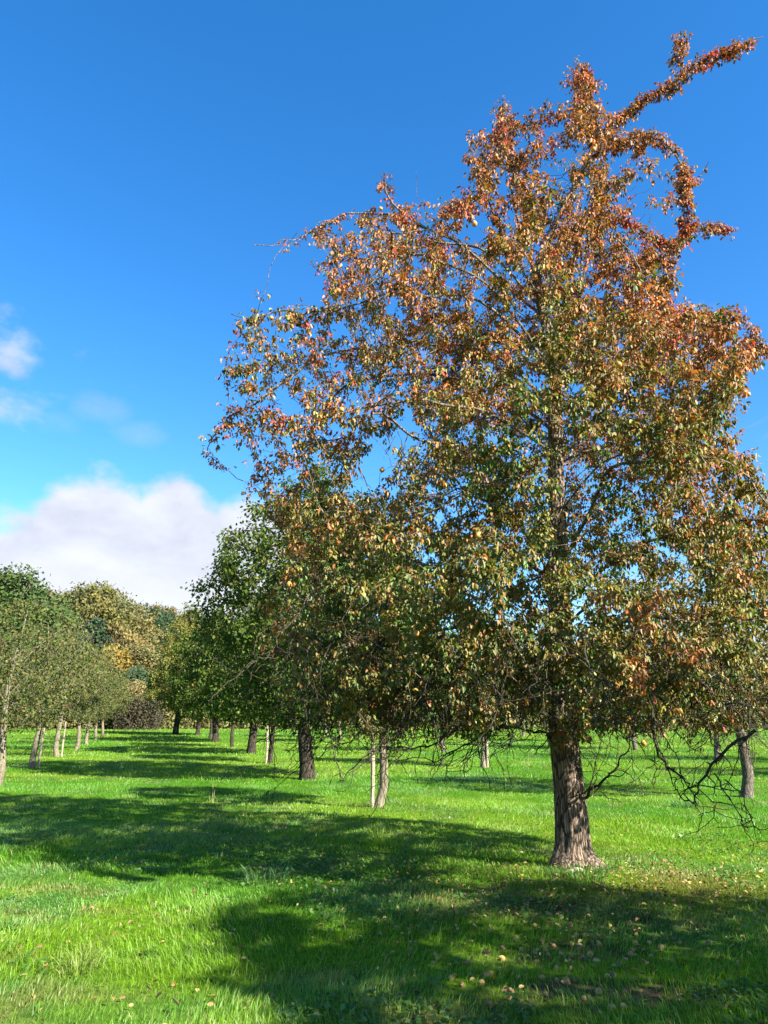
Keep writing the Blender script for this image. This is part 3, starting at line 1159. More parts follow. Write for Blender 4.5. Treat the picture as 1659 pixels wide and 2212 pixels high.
    for i in top:
        k = int(np.argmin(np.linalg.norm(uc - col[i], axis=1)))
        X = norm(axis[i:i + 1])[0]
        Z = nr[i] - X * (nr[i] @ X)
        Z = Z / np.linalg.norm(Z)
        Yv = np.cross(Z, X)
        Mx = Matrix(((X[0], Yv[0], Z[0], 0), (X[1], Yv[1], Z[1], 0), (X[2], Yv[2], Z[2], 0), (0, 0, 0, 1)))
        o = bpy.data.objects.new('leaf', units[k][1])
        COL.objects.link(o)
        o.parent = root
        o.matrix_basis = Matrix.Translation(Vector(pos[i] - O)) @ Mx @ Matrix.Scale(float(Ll[i]), 4)

    # ---- pears in the crown
    thin = np.where((r < 0.010) & (~bare) & (par_ >= 0))[0]
    tp = P_[thin]
    cdp = tp - np.array([0, 0, CAM_H])
    frontness = (TY + 1.0 - tp[:, 1])
    cand = thin[(frontness > 0) | (rng.random(len(thin)) < 0.3)]
    ch = rng.choice(cand, 130, replace=False)
    pm = pear_mesh('pear', M_PEAR, rng)
    for j, i in enumerate(ch):
        o = bpy.data.objects.new('pear', pm[j % len(pm)])
        COL.objects.link(o)
        o.parent = root
        oo = norm((P_[i] - np.array([BASE[0], BASE[1] + 1.5, 4.5]))[None])[0] * 0.12
        o.location = Vector(P_[i] - O + oo + np.array([rng.normal(0, .03), rng.normal(0, .03), -0.075]))
        o.rotation_euler = (rng.normal(0, .25), rng.normal(0, .25), rng.uniform(0, 6.28))
        o.scale = (rng.uniform(0.85, 1.12),) * 3

    # ---- bare hanging twigs under the skirt of the crown
    def dead_twig(line, r0, spurs=6, n=None, wob=0.10):
        line = np.asarray(line, float)
        ln = np.linalg.norm(np.diff(line, axis=0), axis=1).sum()
        n = n or max(6, int(ln / 0.055))
        sm = smooth_line(line, n)
        wv = np.cumsum(rng.normal(0, wob * 0.16, (n, 3)), 0)
        sm = sm + wv - np.linspace(0, 1, n)[:, None] * wv[-1] * 0.7
        Pn = [p for p in sm]
        pn = [-1] + list(range(n - 1))
        rn = list(np.linspace(r0 * 0.85, 0.0042, n))
        for s_ in range(spurs):
            k = rng.integers(2, n - 1)
            d = norm(sm[k] - sm[k - 1]) * 0.7 + rand_dir(1, rng)[0] * 0.9 + np.array([0, 0, -0.25])
            ml = int(rng.integers(2, 9)) if rng.random() < 0.55 else 2
            st = 0.05 if ml > 2 else 0.022
            pv, pp = k, sm[k]
            for q_ in range(ml):
                d = norm(norm(d) + rng.normal(0, 0.32, 3))
                pp = pp + d * st
                Pn.append(pp)
                pn.append(pv)
                rn.append(max(0.0035, min(rn[k] * 0.7, 0.009) * (1 - q_ / ml * 0.6)))
                pv = len(Pn) - 1
        Pn, pn, rn = np.array(Pn), np.array(pn), np.array(rn)
        mn = np.full(len(Pn), -1)
        for i_ in range(len(Pn) - 1, 0, -1):
            if mn[pn[i_]] < 0 or i_ == pn[i_] + 1:
                mn[pn[i_]] = i_
        me = skeleton_mesh('dead_twig', Pn - O, pn, rn, mn, np.arange(len(Pn)))
        link('dead_twig', me, M_TWIG, root)
    G = lambda vx, vy, d: at(vx, vy, d)
    # traced habits of the large dead limbs, each at its own distance
    dead_twig([L_(1262, 1722, -.05), G(1285, 1712, TY - .35), G(1320, 1675, TY - .7), G(1345, 1630, TY - .9), G(1352, 1580, TY - 1.0), G(1345, 1520, TY - 1.0)], .022, 16)
    dead_twig([L_(1258, 1728, -.08), G(1272, 1690, TY - .4), G(1290, 1620, TY - .55), G(1300, 1560, TY - .6)], .012, 8)
    dead_twig([G(1300, 1712, TY - .5), G(1320, 1728, TY - .6), G(1345, 1733, TY - .7)], .008, 2)
    dead_twig([G(1400, 1500, 8.3), G(1430, 1600, 7.9), G(1450, 1645, 7.7), G(1490, 1680, 7.6), G(1520, 1688, 7.5), G(1575, 1690, 7.5)], .020, 14)
    dead_twig([G(1640, 1570, 7.2), G(1560, 1620, 7.3), G(1500, 1700, 7.4), G(1480, 1720, 7.4), G(1450, 1690, 7.4), G(1438, 1668, 7.4)], .018, 14)
    dead_twig([G(1545, 1670, 7.4), G(1580, 1720, 7.2), G(1600, 1770, 7.1), G(1618, 1796, 7.0)], .010, 9)
    dead_twig([G(1560, 1680, 7.4), G(1590, 1700, 7.3), G(1610, 1740, 7.2), G(1628, 1795, 7.1)], .009, 8)
    dead_twig([G(1500, 1700, 7.4), G(1530, 1722, 7.3), G(1545, 1728, 7.3), G(1540, 1755, 7.3), G(1552, 1775, 7.3)], .008, 8)
    dead_twig([G(1410, 1560, 8), G(1408, 1620, 8), G(1416, 1660, 8), G(1412, 1700, 8)], .008, 6)
    dead_twig([G(770, 1540, 7.6), G(800, 1600, 7.5), G(775, 1640, 7.4), G(750, 1670, 7.4), G(725, 1690, 7.4)], .013, 10)
    dead_twig([G(705, 1540, 8.2), G(712, 1600, 8.1), G(735, 1660, 8.0), G(745, 1690, 8.0)], .010, 10)
    dead_twig([G(880, 1540, 8.0), G(845, 1590, 7.9), G(830, 1640, 7.8), G(838, 1690, 7.8), G(842, 1700, 7.8)], .012, 10)
    dead_twig([G(1000, 1560, 8.6), G(930, 1605, 8.4), G(850, 1615, 8.2), G(790, 1620, 8.2)], .016, 16)
    dead_twig([G(1090, 1560, 8.8), G(1000, 1600, 8.6), G(930, 1640, 8.4), G(880, 1640, 8.3)], .016, 18)
    dead_twig([G(1195, 1600, TY - .1), G(1150, 1590, TY - .5), G(1100, 1575, TY - .9), G(1040, 1610, TY - 1.3), G(990, 1625, TY - 1.6)], .018, 18)
    # the rest: twigs dropping from the lowest boughs all round
    lowb = np.where((P_[:, 2] < 2.9) & (P_[:, 2] > 1.7) & (r < 0.03) & (par_ >= 0))[0]
    for j in range(250):
        i = int(rng.choice(lowb))
        p0 = P_[i]
        o2 = p0 - np.array([BASE[0], BASE[1], p0[2]])
        o2 = norm(o2[None])[0]
        d = o2 * rng.uniform(0.1, 0.7) + np.array([0, 0, -1.0]) + rng.normal(0, .3, 3)
        ln = rng.uniform(0.5, 1.1)
        endz = max(p0[2] - ln, 1.05 + rng.uniform(0, .5)) if np.hypot(*(p0[:2])) > 5 else max(p0[2] - ln, 1.5)
        d = d / abs(d[2]) * (p0[2] - endz)
        d[:2] = np.clip(d[:2], -0.7, 0.7)
        hook = rng.normal(0, .22, 3) + o2 * .15
        dead_twig([p0, p0 + d * .4 + rng.normal(0, .08, 3), p0 + d * .8, p0 + d + hook], rng.uniform(.006, .012), 14)

    # pale bracket fungus at the foot of the trunk
    fv, ff = [], []
    fp = on_ground(1243, 1886) - O
    for j in range(3):
        c = fp + np.array([(-.04, .015, .05)[j], (-.02, -.03, 0)[j], (.012, .03, .018)[j]])
        nb = len(fv) and sum(len(x) for x in fv)
        k = 14
        th = np.arange(k) / k * 2 * np.pi
        rr = 0.034 * (1 + 0.25 * np.sin(3 * th + j))
        ringb = np.stack([c[0] + rr * np.cos(th) * 1.25, c[1] + rr * np.sin(th) * .8, np.full(k, c[2])], 1)
        ringm = np.stack([c[0] + rr * np.cos(th) * 1.35, c[1] + rr * np.sin(th) * .9, np.full(k, c[2] + .016)], 1)
        ringt = np.stack([c[0] + rr * np.cos(th) * .8, c[1] + rr * np.sin(th) * .5, np.full(k, c[2] + .03)], 1)
        fv.append(np.vstack([ringb, ringm, ringt, c + np.array([[0, 0, .034]])]))
        i = np.arange(k)
        jn = (i + 1) % k
        ff += [list(x) for x in (np.stack([i, jn, jn + k, i + k], 1) + nb)]
        ff += [list(x) for x in (np.stack([i + k, jn + k, jn + 2 * k, i + 2 * k], 1) + nb)]
        ff += [list(x) for x in (np.stack([i + 2 * k, jn + 2 * k, np.full(k, 3 * k)], 1) + nb)]
    fv = np.vstack(fv)
    me = bpy.data.meshes.new('bracket_fungus')
    me.from_pydata([tuple(x) for x in fv], [], ff)
    link('bracket_fungus', me, M_FUNGUS, root)['label'] = 'pale pinkish bracket fungus at the trunk foot'
    return root


# crown outline, both sides, in picture points at the trunk's distance
_left = [(760, 1572), (640, 1500), (600, 1400), (600, 1250), (580, 1120), (510, 1030), (452, 960), (455, 880), (475, 790), (515, 690), (610, 620), (650, 490), (790, 455), (880, 440), (1000, 400), (1015, 300), (1075, 235), (1185, 280), (1208, 190), (1240, 110)]
_right = [(1500, 1572), (1690, 1500), (1740, 1300), (1730, 1150), (1690, 1000), (1640, 900), (1610, 780), (1560, 680), (1485, 580), (1440, 450), (1400, 340), (1330, 250), (1290, 160), (1255, 110)]
_L = np.array([at(a, b, TY) for a, b in _left])
_Rr = np.array([at(a, b, TY) for a, b in _right])
_axis = [(1213, 1572), (1208, 1200), (1199, 900), (1165, 640), (1200, 480), (1283, 300), (1248, 110)]
_A = np.array([at(a, b, TY) for a, b in _axis])


def env_at(z):
    xl = np.interp(z, _L[:, 2], _L[:, 0])
    xr = np.interp(z, _Rr[:, 2], _Rr[:, 0])
    xc = np.interp(z, _A[:, 2], _A[:, 0])
    return xl, np.maximum(xr, xc + 0.15), xc


def env_inside(q):
    z = q[:, 2]
    xl, xr, xc = env_at(z)
    rx = np.where(q[:, 0] < xc, xc - xl, xr - xc)
    rx = np.maximum(rx, 0.15)
    ry = 0.5 * (xr - xl) * np.where(q[:, 1] < TY, 0.92, 0.85)
    ry = np.maximum(ry, 0.15)
    s = np.sqrt(((q[:, 0] - xc) / rx) ** 2 + ((q[:, 1] - TY) / ry) ** 2)
    # underside is saucer-shaped: boughs hang lower away from the trunk
    floor = 1.78 - 0.12 * np.clip(s, 0, 1)
    s = np.where(z < floor, 9, s)
    s = np.where(z > _L[-1, 2], 9, s)
    return s


_poly = [(700, 1575)] + [(680, 1560), (600, 1500), (560, 1390), (560, 1300), (610, 1240), (600, 1150), (540, 1060), (450, 990), (440, 930), (455, 860), (470, 785), (560, 740), (505, 665), (600, 630), (690, 560), (640, 480), (790, 450), (870, 455), (1000, 410), (1012, 300), (1070, 225), (1120, 250), (1150, 300), (1195, 290), (1205, 180), (1245, 95),
         (1295, 150), (1310, 220), (1420, 280), (1500, 370), (1490, 470), (1440, 480), (1410, 440), (1440, 520), (1490, 560), (1450, 640), (1530, 640), (1660, 760), (1600, 860), (1560, 880), (1600, 960), (1660, 1050), (1900, 1150), (1900, 1575)]
_poly = np.array(_poly, float)


def project(q):
    cd = q - np.array([0, 0, CAM_H])
    cp, sp = math.cos(PITCH), math.sin(PITCH)
    depth = cd[:, 1] * cp + cd[:, 2] * sp
    return 829.5 + F * cd[:, 0] / depth, 1106 - F * (-cd[:, 1] * sp + cd[:, 2] * cp) / depth


def in_outline(q, slack=0.0):
    x, y = project(q)
    ins = np.zeros(len(q), bool)
    a = _poly
    b = np.roll(_poly, -1, 0)
    for (x0, y0), (x1, y1) in zip(a, b):
        c = ((y0 > y) != (y1 > y)) & (x < (x1 - x0) * (y - y0) / ((y1 - y0) if y1 != y0 else 1e-9) + x0)
        ins ^= c
    return ins


def env_radius(b, d, z):
    t = np.linspace(0.05, 7, 200)
    q = b[None] + d[None] * t[:, None]
    q[:, 2] = min(max(z, 2.3), 11)
    s = np.where(in_outline(q), env_inside(q), 9)
    k = np.where(s < 1)[0]
    return t[k[-1]] if len(k) else 0.0


def pear_mesh(name, mat, rng, n=4):
    out = []
    for k in range(n):
        prof = [(0, -.028), (.014, -.0265), (.023, -.019), (.0275, -.006), (.026, .006), (.020, .018), (.012, .027), (.006, .031), (0.0012, .032), (0.0012, .055)]
        prof = [(a * (1 + rng.normal(0, .03)), b) for a, b in prof]
        ns = 10
        v = [(0, 0, prof[0][1])]
        for a, b in prof[1:]:
            for i in range(ns):
                t = i / ns * 2 * math.pi
                v.append((a * math.cos(t) + (b * .08 if k % 2 else 0), a * math.sin(t), b))
        f = [(0, 1 + (i + 1) % ns, 1 + i) for i in range(ns)]
        for j in range(len(prof) - 2):
            for i in range(ns):
                a = 1 + j * ns + i
                b = 1 + j * ns + (i + 1) % ns
                f.append((a, b, b + ns, a + ns))
        me = bpy.data.meshes.new(name)
        me.from_pydata(v, [], f)
        me.polygons.foreach_set('use_smooth', np.ones(len(f), bool))
        me.materials.append(mat)
        out.append(me)
    return out


build_grass()
build_pear_tree()


# ------------------------------------------------------------------ other orchard trees
def orchard_tree(name, seed, H, Rad, th, tr, natt, nleaf, lsize, pal, bark, prof='round', lean=0.0, stake=False, leafmat=M_LEAF_ORCH, air=0.38, limb_up=0.7, reach=0.8):
    """trunk + one part per main limb + crown, built round the origin"""
    rng = np.random.default_rng(seed)
    root = empty(name, (0, 0, 0))
    zt = H * 0.93
    tl = np.array([[lean * z * 0.12 + 0.12 * math.sin(z * 0.9 + seed), 0.10 * math.sin(z * 0.7 + seed * 2), z] for z in np.linspace(-0.12, zt, 34)])
    tl[:4, :2] *= np.linspace(0, 1, 4)[:, None]
    tl[:, :2] -= tl[0, :2]
    tz = np.clip(tl[:, 2] / zt, 0, 1)
    trad = tr * np.interp(tz, [0, .04, .2, .5, .8, 1], [1.28, 1.08, .95, .6, .3, .1])
    P = [p for p in tl]
    par = [-1] + list(range(len(tl) - 1))
    limb = [0] * len(tl)
    z0 = th * 0.95

    def radius(z):
        t = np.clip((z - z0) / (H - z0), 0, 1)
        if prof == 'round':
            return Rad * np.sin(np.pi * np.clip(t * 0.92 + 0.10, 0, 1)) ** 0.6
        if prof == 'cone':
            return Rad * (np.clip(1 - t, 0, 1) ** 0.75) * np.clip(t * 7 + 0.35, 0, 1)
        return Rad * np.sin(np.pi * np.clip(t * 0.85 + 0.15, 0, 1)) ** 0.8
    nlimb = 9
    for i in range(nlimb):
        z = th + (zt * 0.72 - th) * (i / nlimb) ** 1.1
        az = i * 2.4 + seed
        b = tl[int(np.argmin(np.abs(tl[:, 2] - z)))]
        d = np.array([math.cos(az), math.sin(az), 0])
        rr = radius(z + 0.9) * reach
        pts = [b + d * rr * t + np.array([0, 0, limb_up * rr * (1.5 * t - 0.75 * t * t)]) + rng.normal(0, 0.05, 3) * (t > 0) for t in (0, .3, .6, 1)]
        sm = smooth_line(pts, 10)
        prev = int(np.argmin(np.linalg.norm(np.array(P[:len(tl)]) - sm[0], axis=1)))
        for q in sm[1:]:
            P.append(q)
            par.append(prev)
            limb.append(i + 1)
            prev = len(P) - 1
    M = natt * 9
    q = np.stack([rng.uniform(-Rad, Rad, M), rng.uniform(-Rad, Rad, M), rng.uniform(z0, H, M)], 1)
    s = np.hypot(q[:, 0] - lean * q[:, 2] * .12, q[:, 1]) / np.maximum(radius(q[:, 2]), 0.05) * rng.uniform(0.9, 1.15, M)
    keep = (s < 1) & (rng.random(M) < 0.3 + 0.7 * np.clip(s, 0, 1)) & (fbm(q * 1.0 + seed, 301 + seed, 3) > air)
    q = q[keep][:natt]
    st = max(0.16, H * 0.026)
    P, par, limb = colonize(P, par, limb, q, st, 6 * st + 1.0, st * 1.2, 60, (0, 0, 0.06), 0.16, rng)
    n = len(P)
    r, main = pipe_radii(par, 0.004, 2.3, n)
    r[:len(tl)] = trad
    r[len(tl):] = np.clip(r[len(tl):] * 0.8, 0.004, tr * 0.5)
    for i in range(1, n):
        if par[i] >= 0 and i >= len(tl):
            r[i] = min(r[i], r[par[i]])
    tm = skeleton_mesh('trunk', P, par, np.maximum(r, 0.036 if False else 0.0), main, np.where(limb == 0)[0])
    link('trunk', tm, bark, root)
    for k in range(1, nlimb + 1):
        me = skeleton_mesh('branch', P, par, r, main, np.where(limb == k)[0])
        if me:
            link('branch', me, bark, root)
    dens = np.clip((fbm(P * 1.1, 331 + seed, 2) - 0.28) * 5, 0.15, 1.5)
    pick, pos, axis, out = foliage_on(P, par, r, 0.02 if H > 7 else 0.014, nleaf, st * 1.25, dens, rng, 0.6)
    L = lsize * rng.uniform(0.7, 1.35, nleaf)
    nr = rand_dir(nleaf, rng) + out * 0.7 + np.array([0, 0, 0.5])
    v, f = diamond_arrays(pos, axis, nr, L, L * 0.68)
    pal_ = np.array([p[1] for p in pal])
    w = np.array([p[0] for p in pal])
    cn = fbm(pos * 0.8, 341 + seed, 2)[:, None]
    hn = np.clip((pos[:, 2:3] - z0) / (H - z0), 0, 1)
    ww = w[None] * (1 + 2.2 * np.stack([(cn[:, 0] - 0.5) * (1 if j % 2 else -1) + (hn[:, 0] - .5) * (p[2] if len(p) > 2 else 0) for j, p in enumerate(pal)], 1)).clip(0.05)
    ww /= ww.sum(1, keepdims=True)
    k = (rng.random(nleaf)[:, None] > np.cumsum(ww, 1)).sum(1).clip(0, len(pal) - 1)
    col = pal_[k] * rng.uniform(0.65, 1.35, nleaf)[:, None]
    cr = link('crown', new_mesh('crown', v, f, np.repeat(col, 4, axis=0)), leafmat, root)
    cr['kind'] = 'stuff'
    return root


PAL_GREEN = [(5, (0.042, 0.085, 0.009)), (3, (0.082, 0.125, 0.013)), (1.2, (0.12, 0.125, 0.025), 1.0), (.25, (0.28, 0.15, 0.04), 1.0)]
PAL_YGREEN = [(4, (0.11, 0.15, 0.025)), (3, (0.17, 0.17, 0.03)), (1.5, (0.24, 0.19, 0.04)), (.5, (0.30, 0.14, 0.04), 1.6)]
PAL_AIRY = [(4, (0.060, 0.092, 0.018)), (3, (0.105, 0.115, 0.024)), (.8, (0.13, 0.09, 0.03)), (.15, (0.17, 0.08, 0.04))]
PAL_BRONZE = [(4, (0.17, 0.15, 0.03)), (3, (0.24, 0.15, 0.035)), (1.3, (0.09, 0.12, 0.025)), (.8, (0.36, 0.17, 0.04))]

MADE = []


def settle(root, p, label, group=None, rz=0.0, sc=1.0, cat='tree'):
    root.location = (p[0], p[1], p[2])
    root.rotation_euler = (0, 0, rz)
    root.scale = (sc,) * 3 if isinstance(sc, (int, float)) else sc
    tag(root, label, cat, group)
    return root


def stake_mesh(h, r, seed):
    rng = np.random.default_rng(seed)
    ns = 7
    zs = np.linspace(-0.15, h, 9)
    v, f = [], []
    for j, z in enumerate(zs):
        for i in range(ns):
            t = i / ns * 2 * math.pi
            q = r * (1 + rng.normal(0, .06))
            v.append((q * math.cos(t) + 0.012 * math.sin(z * 2), q * math.sin(t), z))
    for j in range(len(zs) - 1):
        for i in range(ns):
            a, b = j * ns + i, j * ns + (i + 1) % ns
            f.append((a, b, b + ns, a + ns))
    v.append((0, 0, h + r * 0.25))
    for i in range(ns):
        f.append(((len(zs) - 1) * ns + i, (len(zs) - 1) * ns + (i + 1) % ns, len(v) - 1))
    me = bpy.data.meshes.new('tree_stake')
    me.from_pydata(v, [], f)
    me.materials.append(M_STAKE)
    return me


STAKE = [stake_mesh(1.65, .045, 1), stake_mesh(1.5, .05, 2)]


def add_stake(p, dx, dy, label, k=0, tilt=0.0):
    x, y = p[0] + dx, p[1] + dy
    o = link('tree_stake', STAKE[k % 2], None, None, (x, y, gz(x, y)))
    o.rotation_euler = (tilt, tilt * 0.6, k * 1.3)
    tag(o, label, 'stake', 'stakes beside the young orchard trees')
    return o


# kinds ------------------------------------------------------------
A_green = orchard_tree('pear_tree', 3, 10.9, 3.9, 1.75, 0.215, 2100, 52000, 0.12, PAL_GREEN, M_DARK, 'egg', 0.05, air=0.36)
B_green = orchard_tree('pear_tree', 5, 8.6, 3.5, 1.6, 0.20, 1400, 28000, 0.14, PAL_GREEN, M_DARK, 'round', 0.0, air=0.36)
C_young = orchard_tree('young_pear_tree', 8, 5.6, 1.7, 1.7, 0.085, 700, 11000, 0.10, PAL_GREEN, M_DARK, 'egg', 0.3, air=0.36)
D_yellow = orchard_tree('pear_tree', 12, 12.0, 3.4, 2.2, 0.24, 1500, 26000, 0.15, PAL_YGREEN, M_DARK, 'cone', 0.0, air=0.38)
E_airy = orchard_tree('apple_tree', 21, 6.6, 3.1, 1.9, 0.13, 1000, 8000, 0.10, PAL_AIRY, M_PALE, 'round', 0.25, air=0.36, limb_up=0.9, reach=0.92)
E_airy2 = orchard_tree('apple_tree', 27, 5.8, 2.6, 1.8, 0.11, 800, 6500, 0.10, PAL_AIRY, M_PALE, 'egg', -0.15, air=0.36, limb_up=1.0, reach=0.9)
G_bronze = orchard_tree('pear_tree', 33, 7.2, 2.6, 1.9, 0.125, 1000, 13000, 0.105, PAL_BRONZE, M_LIMB, 'egg', 0.0, air=0.36)

# the row running away behind the big tree
p = on_ground(815, 1744)
settle(C_young, p, 'young pear tree with slim staked trunk just behind the big pear tree', 'trees of the middle orchard row', 0.4, 1.05)
for ch in C_young.children:
    if not ch.name.startswith('crown'):
        ch.material_slots[0].link = 'OBJECT'
        ch.material_slots[0].material = M_PALE
add_stake(p, -0.11, -0.03, 'split pale stake against the slim trunk beneath hanging dead twigs', 0)
p = on_ground(663, 1684)
settle(A_green, p, 'tall dark green pear tree with thick shaded trunk', 'trees of the middle orchard row', 1.0)
rowspec = [(C_young, 586, 34.5, 1.15, 'slim leaning tree next beyond the thick dark trunk', 2.0, 1.0),
           (B_green, 545, 42, 1.05, 'green pear tree with stout trunk third beyond the big pear tree', 1.2, 1),
           (C_young, 505, 49.5, 1.2, 'thin-stemmed young tree in the shadowed middle of the row', 3.0, 1),
           (B_green, 466, 57.5, 1.1, 'green pear tree with dark forked trunk towards the row end', 4.0, 1),
           (C_young, 452, 64, 1.3, 'slender young tree near the far end of the row', 0.3, 1),
           (B_green, 426, 72, 0.9, 'green pear tree near the hedge with dark trunk', 2.2, 1),
           (D_yellow, 380, 74, 1.05, 'tall yellow-green pear tree with upright reddish tips by the hedge', 0.5, 1)]
used = {C_young.name, A_green.name}
for src, vx, Y, sc, lab, rz, _ in rowspec:
    o = src if src.name not in used else copy_tree(src)
    used.add(src.name)
    q = col_at(vx, Y)
    settle(o, q, lab, 'trees of the middle orchard row', rz, sc)
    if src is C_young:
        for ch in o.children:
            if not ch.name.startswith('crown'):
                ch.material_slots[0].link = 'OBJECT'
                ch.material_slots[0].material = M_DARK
    if src is C_young and vx == 586:
        add_stake(q, -0.16, 0.0, 'stake beside the ' + lab.replace(' of the row', ''), 1)

# the left-hand row of open-crowned trees with pale stems
leftspec = [(E_airy, -8, 1697, 0.84, 'open-crowned tree with pale forking limbs cut by the left edge'),
            (E_airy2, 70, 1660, 1.0, 'open-crowned tree with pale leaning trunk second from the left edge'),
            (E_airy, 124, 1635, 0.92, 'airy tree on pale twin-looking staked trunk third from the left edge'),
            (E_airy2, 163, 1621, 1.02, 'airy olive tree with straight pale trunk fourth from the left edge'),
            (E_airy, 187, 1608, 0.86, 'airy tree with pale ragged trunk fifth from the left edge'),
            (E_airy2, 207, 1599, 1.0, 'small airy tree with dim trunk sixth from the left edge'),
            (E_airy2, 219, 1594, 0.95, 'small airy tree closing the pale-trunked row')]
words = ['', 'second', 'third', 'fourth', 'fifth', 'sixth', 'last']
for i, (src, vx, vy, sc, lab) in enumerate(leftspec):
    o = src if src.name not in used else copy_tree(src)
    used.add(src.name)
    p = on_ground(vx, vy)
    settle(o, p, lab, 'trees of the left orchard row', [0.6, 2.9, 4.4, 1.0, 3.3, 5.2, 0.2][i], sc)
    if i in (1, 2):
        add_stake(p, 0.22, -0.05, 'greyish stake beside the %s pale trunk of the left row' % words[i], i, 0.03)

# rows to the right, seen under and through the big crown
rightspec = [(G_bronze, on_ground(1611, 1722), 1.0, 'olive and bronze pear tree whose ivy-rough trunk stands near the right edge'),
             (C_young, on_ground(1044, 1658), 1.15, 'young tree with pale straight stem seen left of the big trunk'),
             (G_bronze, col_at(958, 44), .95, 'small tree glimpsed under the crown left of the pale stem'),
             (C_young, col_at(735, 58), 1.2, 'distant thin tree between the thick dark trunk and the slim staked one'),
             (C_young, col_at(700, 66), 1.2, 'farthest thin tree seen just right of the thick dark trunk'),
             (E_airy2, col_at(1545, 36), 1.1, 'tree beyond the hanging dead limbs on the right'),
             (G_bronze, col_at(1370, 46), 1.0, 'tree seen far behind the big trunk on its right'),
             (E_airy2, col_at(1240, 58), 1.1, 'far tree hidden behind the big trunk'),
             (G_bronze, col_at(1130, 70), 1.0, 'far tree near the hedge left of the big trunk'),
             (G_bronze, np.array([19.5, 24.0, gz(19.5, 24)]), 1.1, 'tree of the right row past the right edge'),
             (G_bronze, np.array([22.5, 33.0, gz(22.5, 33)]), 1.1, 'tree of the outer right row past the right edge')]
for i, (src, p, sc, lab) in enumerate(rightspec):
    o = src if src.name not in used else copy_tree(src)
    used.add(src.name)
    settle(o, p, lab, 'trees of the right orchard rows', i * 1.7, sc)
    if i in (0, 1):
        add_stake(p, 0.17, 0.02, ['pale post against the trunk near the right edge', 'thin stake beside the pale straight stem'][i], i)

# a neighbour just outside the frame on the right: its shadow falls across the foreground
o = copy_tree(B_green)
settle(o, np.array([7.7, 1.45, gz(7.7, 1.45)]), 'pear tree beyond the right edge shading the foreground grass', 'trees of the middle orchard row', 2.5, (0.86, 0.86, 0.86))


# ------------------------------------------------------------------ hedge and woods
def lobed_crown(seed, H, Rad, zlow, nlobes, nleaf, lsize, shape='round', ragged=0.16):
    rng = np.random.default_rng(seed)
    C, RR = [], []
    for i in range(nlobes):
        t = (i + 0.5) / nlobes
        z = zlow + (H - zlow) * (0.05 + 0.9 * t)
        if shape == 'cone':
            rad = Rad * (1 - t) ** 0.8 * 0.75
        else:
            rad = Rad * math.sin(math.pi * (0.12 + 0.80 * t)) ** 0.7 * 0.72
        a = i * 2.4 + seed
        k = rng.uniform(0.55, 1.0)
        C.append((rad * k * math.cos(a), rad * k * math.sin(a), z + rng.normal(0, .4)))
        RR.append((0.40 if shape != 'cone' else .26) * Rad * rng.uniform(0.75, 1.2) * (0.75 if t > .85 else 1))
    C = np.array(C)
    RR = np.array(RR)
    k = rng.choice(nlobes, nleaf, p=RR ** 2 / (RR ** 2).sum())
    d = rand_dir(nleaf, rng)
    d[:, 2] = np.where(d[:, 2] < -0.5, -d[:, 2] * .5, d[:, 2])
    rr = RR[k] * (1 + rng.normal(0, ragged, nleaf)) * (0.72 + 0.5 * vnoise(d * 3.1 + C[k], seed))
    sq = np.array([1, 1, 0.78 if shape != 'cone' else 0.42])
    pos = C[k] + d * rr[:, None] * sq
    axis = rand_dir(nleaf, rng) + d * 0.8
    nr = d + rng.normal(0, .55, (nleaf, 3)) + np.array([0, 0, .3])
    L = lsize * rng.uniform(.6, 1.4, nleaf)
    v, f = diamond_arrays(pos, axis, nr, L, L * .8)
    tone = 0.75 + 0.5 * fbm(pos * 0.35, seed + 5, 2)
    c = np.ones((nleaf, 3)) * (tone * rng.uniform(.7, 1.3, nleaf))[:, None]
    warm = fbm(pos * 0.3 + 31, seed + 9, 2)
    c[:, 0] *= 0.75 + 0.5 * warm
    c[:, 2] *= 1.2 - 0.4 * warm
    return C, new_mesh('crown', v, f, np.repeat(c, 4, axis=0))


def woods_tree(name, seed, H, Rad, zlow, nlobes, nleaf, lsize, shape='round', tr=0.35, ragged=0.16):
    rng = np.random.default_rng(seed + 50)
    C, me = lobed_crown(seed, H, Rad, zlow, nlobes, nleaf, lsize, shape, ragged)
    root = empty(name, (0, 0, 0))
    tl = np.array([[0.2 * math.sin(z * .2 + seed) * z / H, 0.2 * math.cos(z * .3) * z / H, z] for z in np.linspace(-0.5, H * .88, 22)])
    P = [p for p in tl]
    par = [-1] + list(range(21))
    for c in C:
        j = int(np.argmin(np.abs(tl[:, 2] - max(c[2] - np.hypot(c[0], c[1]) * 0.8, zlow * 0.7))))
        sm = smooth_line([tl[j], (tl[j] + c) / 2 + np.array([0, 0, .3]), c], 6)
        prev = j
        for q in sm[1:]:
            P.append(q)
            par.append(prev)
            prev = len(P) - 1
        for s in range(3):
            q = c + rand_dir(1, rng)[0] * Rad * 0.38 + np.array([0, 0, Rad * .1])
            P.append(q)
            par.append(prev)
    P, par = np.array(P), np.array(par)
    r, main = pipe_radii(par, 0.03, 2.2, len(P))
    r[:22] = tr * np.linspace(1, .15, 22)
    r[22:] = np.minimum(r[22:], tr * .4)
    link('trunk', skeleton_mesh('trunk', P, par, r, main, np.arange(22)), M_WOODS, root)
    lm = skeleton_mesh('limbs', P, par, r, main, np.arange(22, len(P)))
    link('limbs', lm, M_WOODS, root)
    cr = link('crown', me, None, root)
    cr['kind'] = 'stuff'
    me.materials.append(M_LEAF_FAR)
    return root


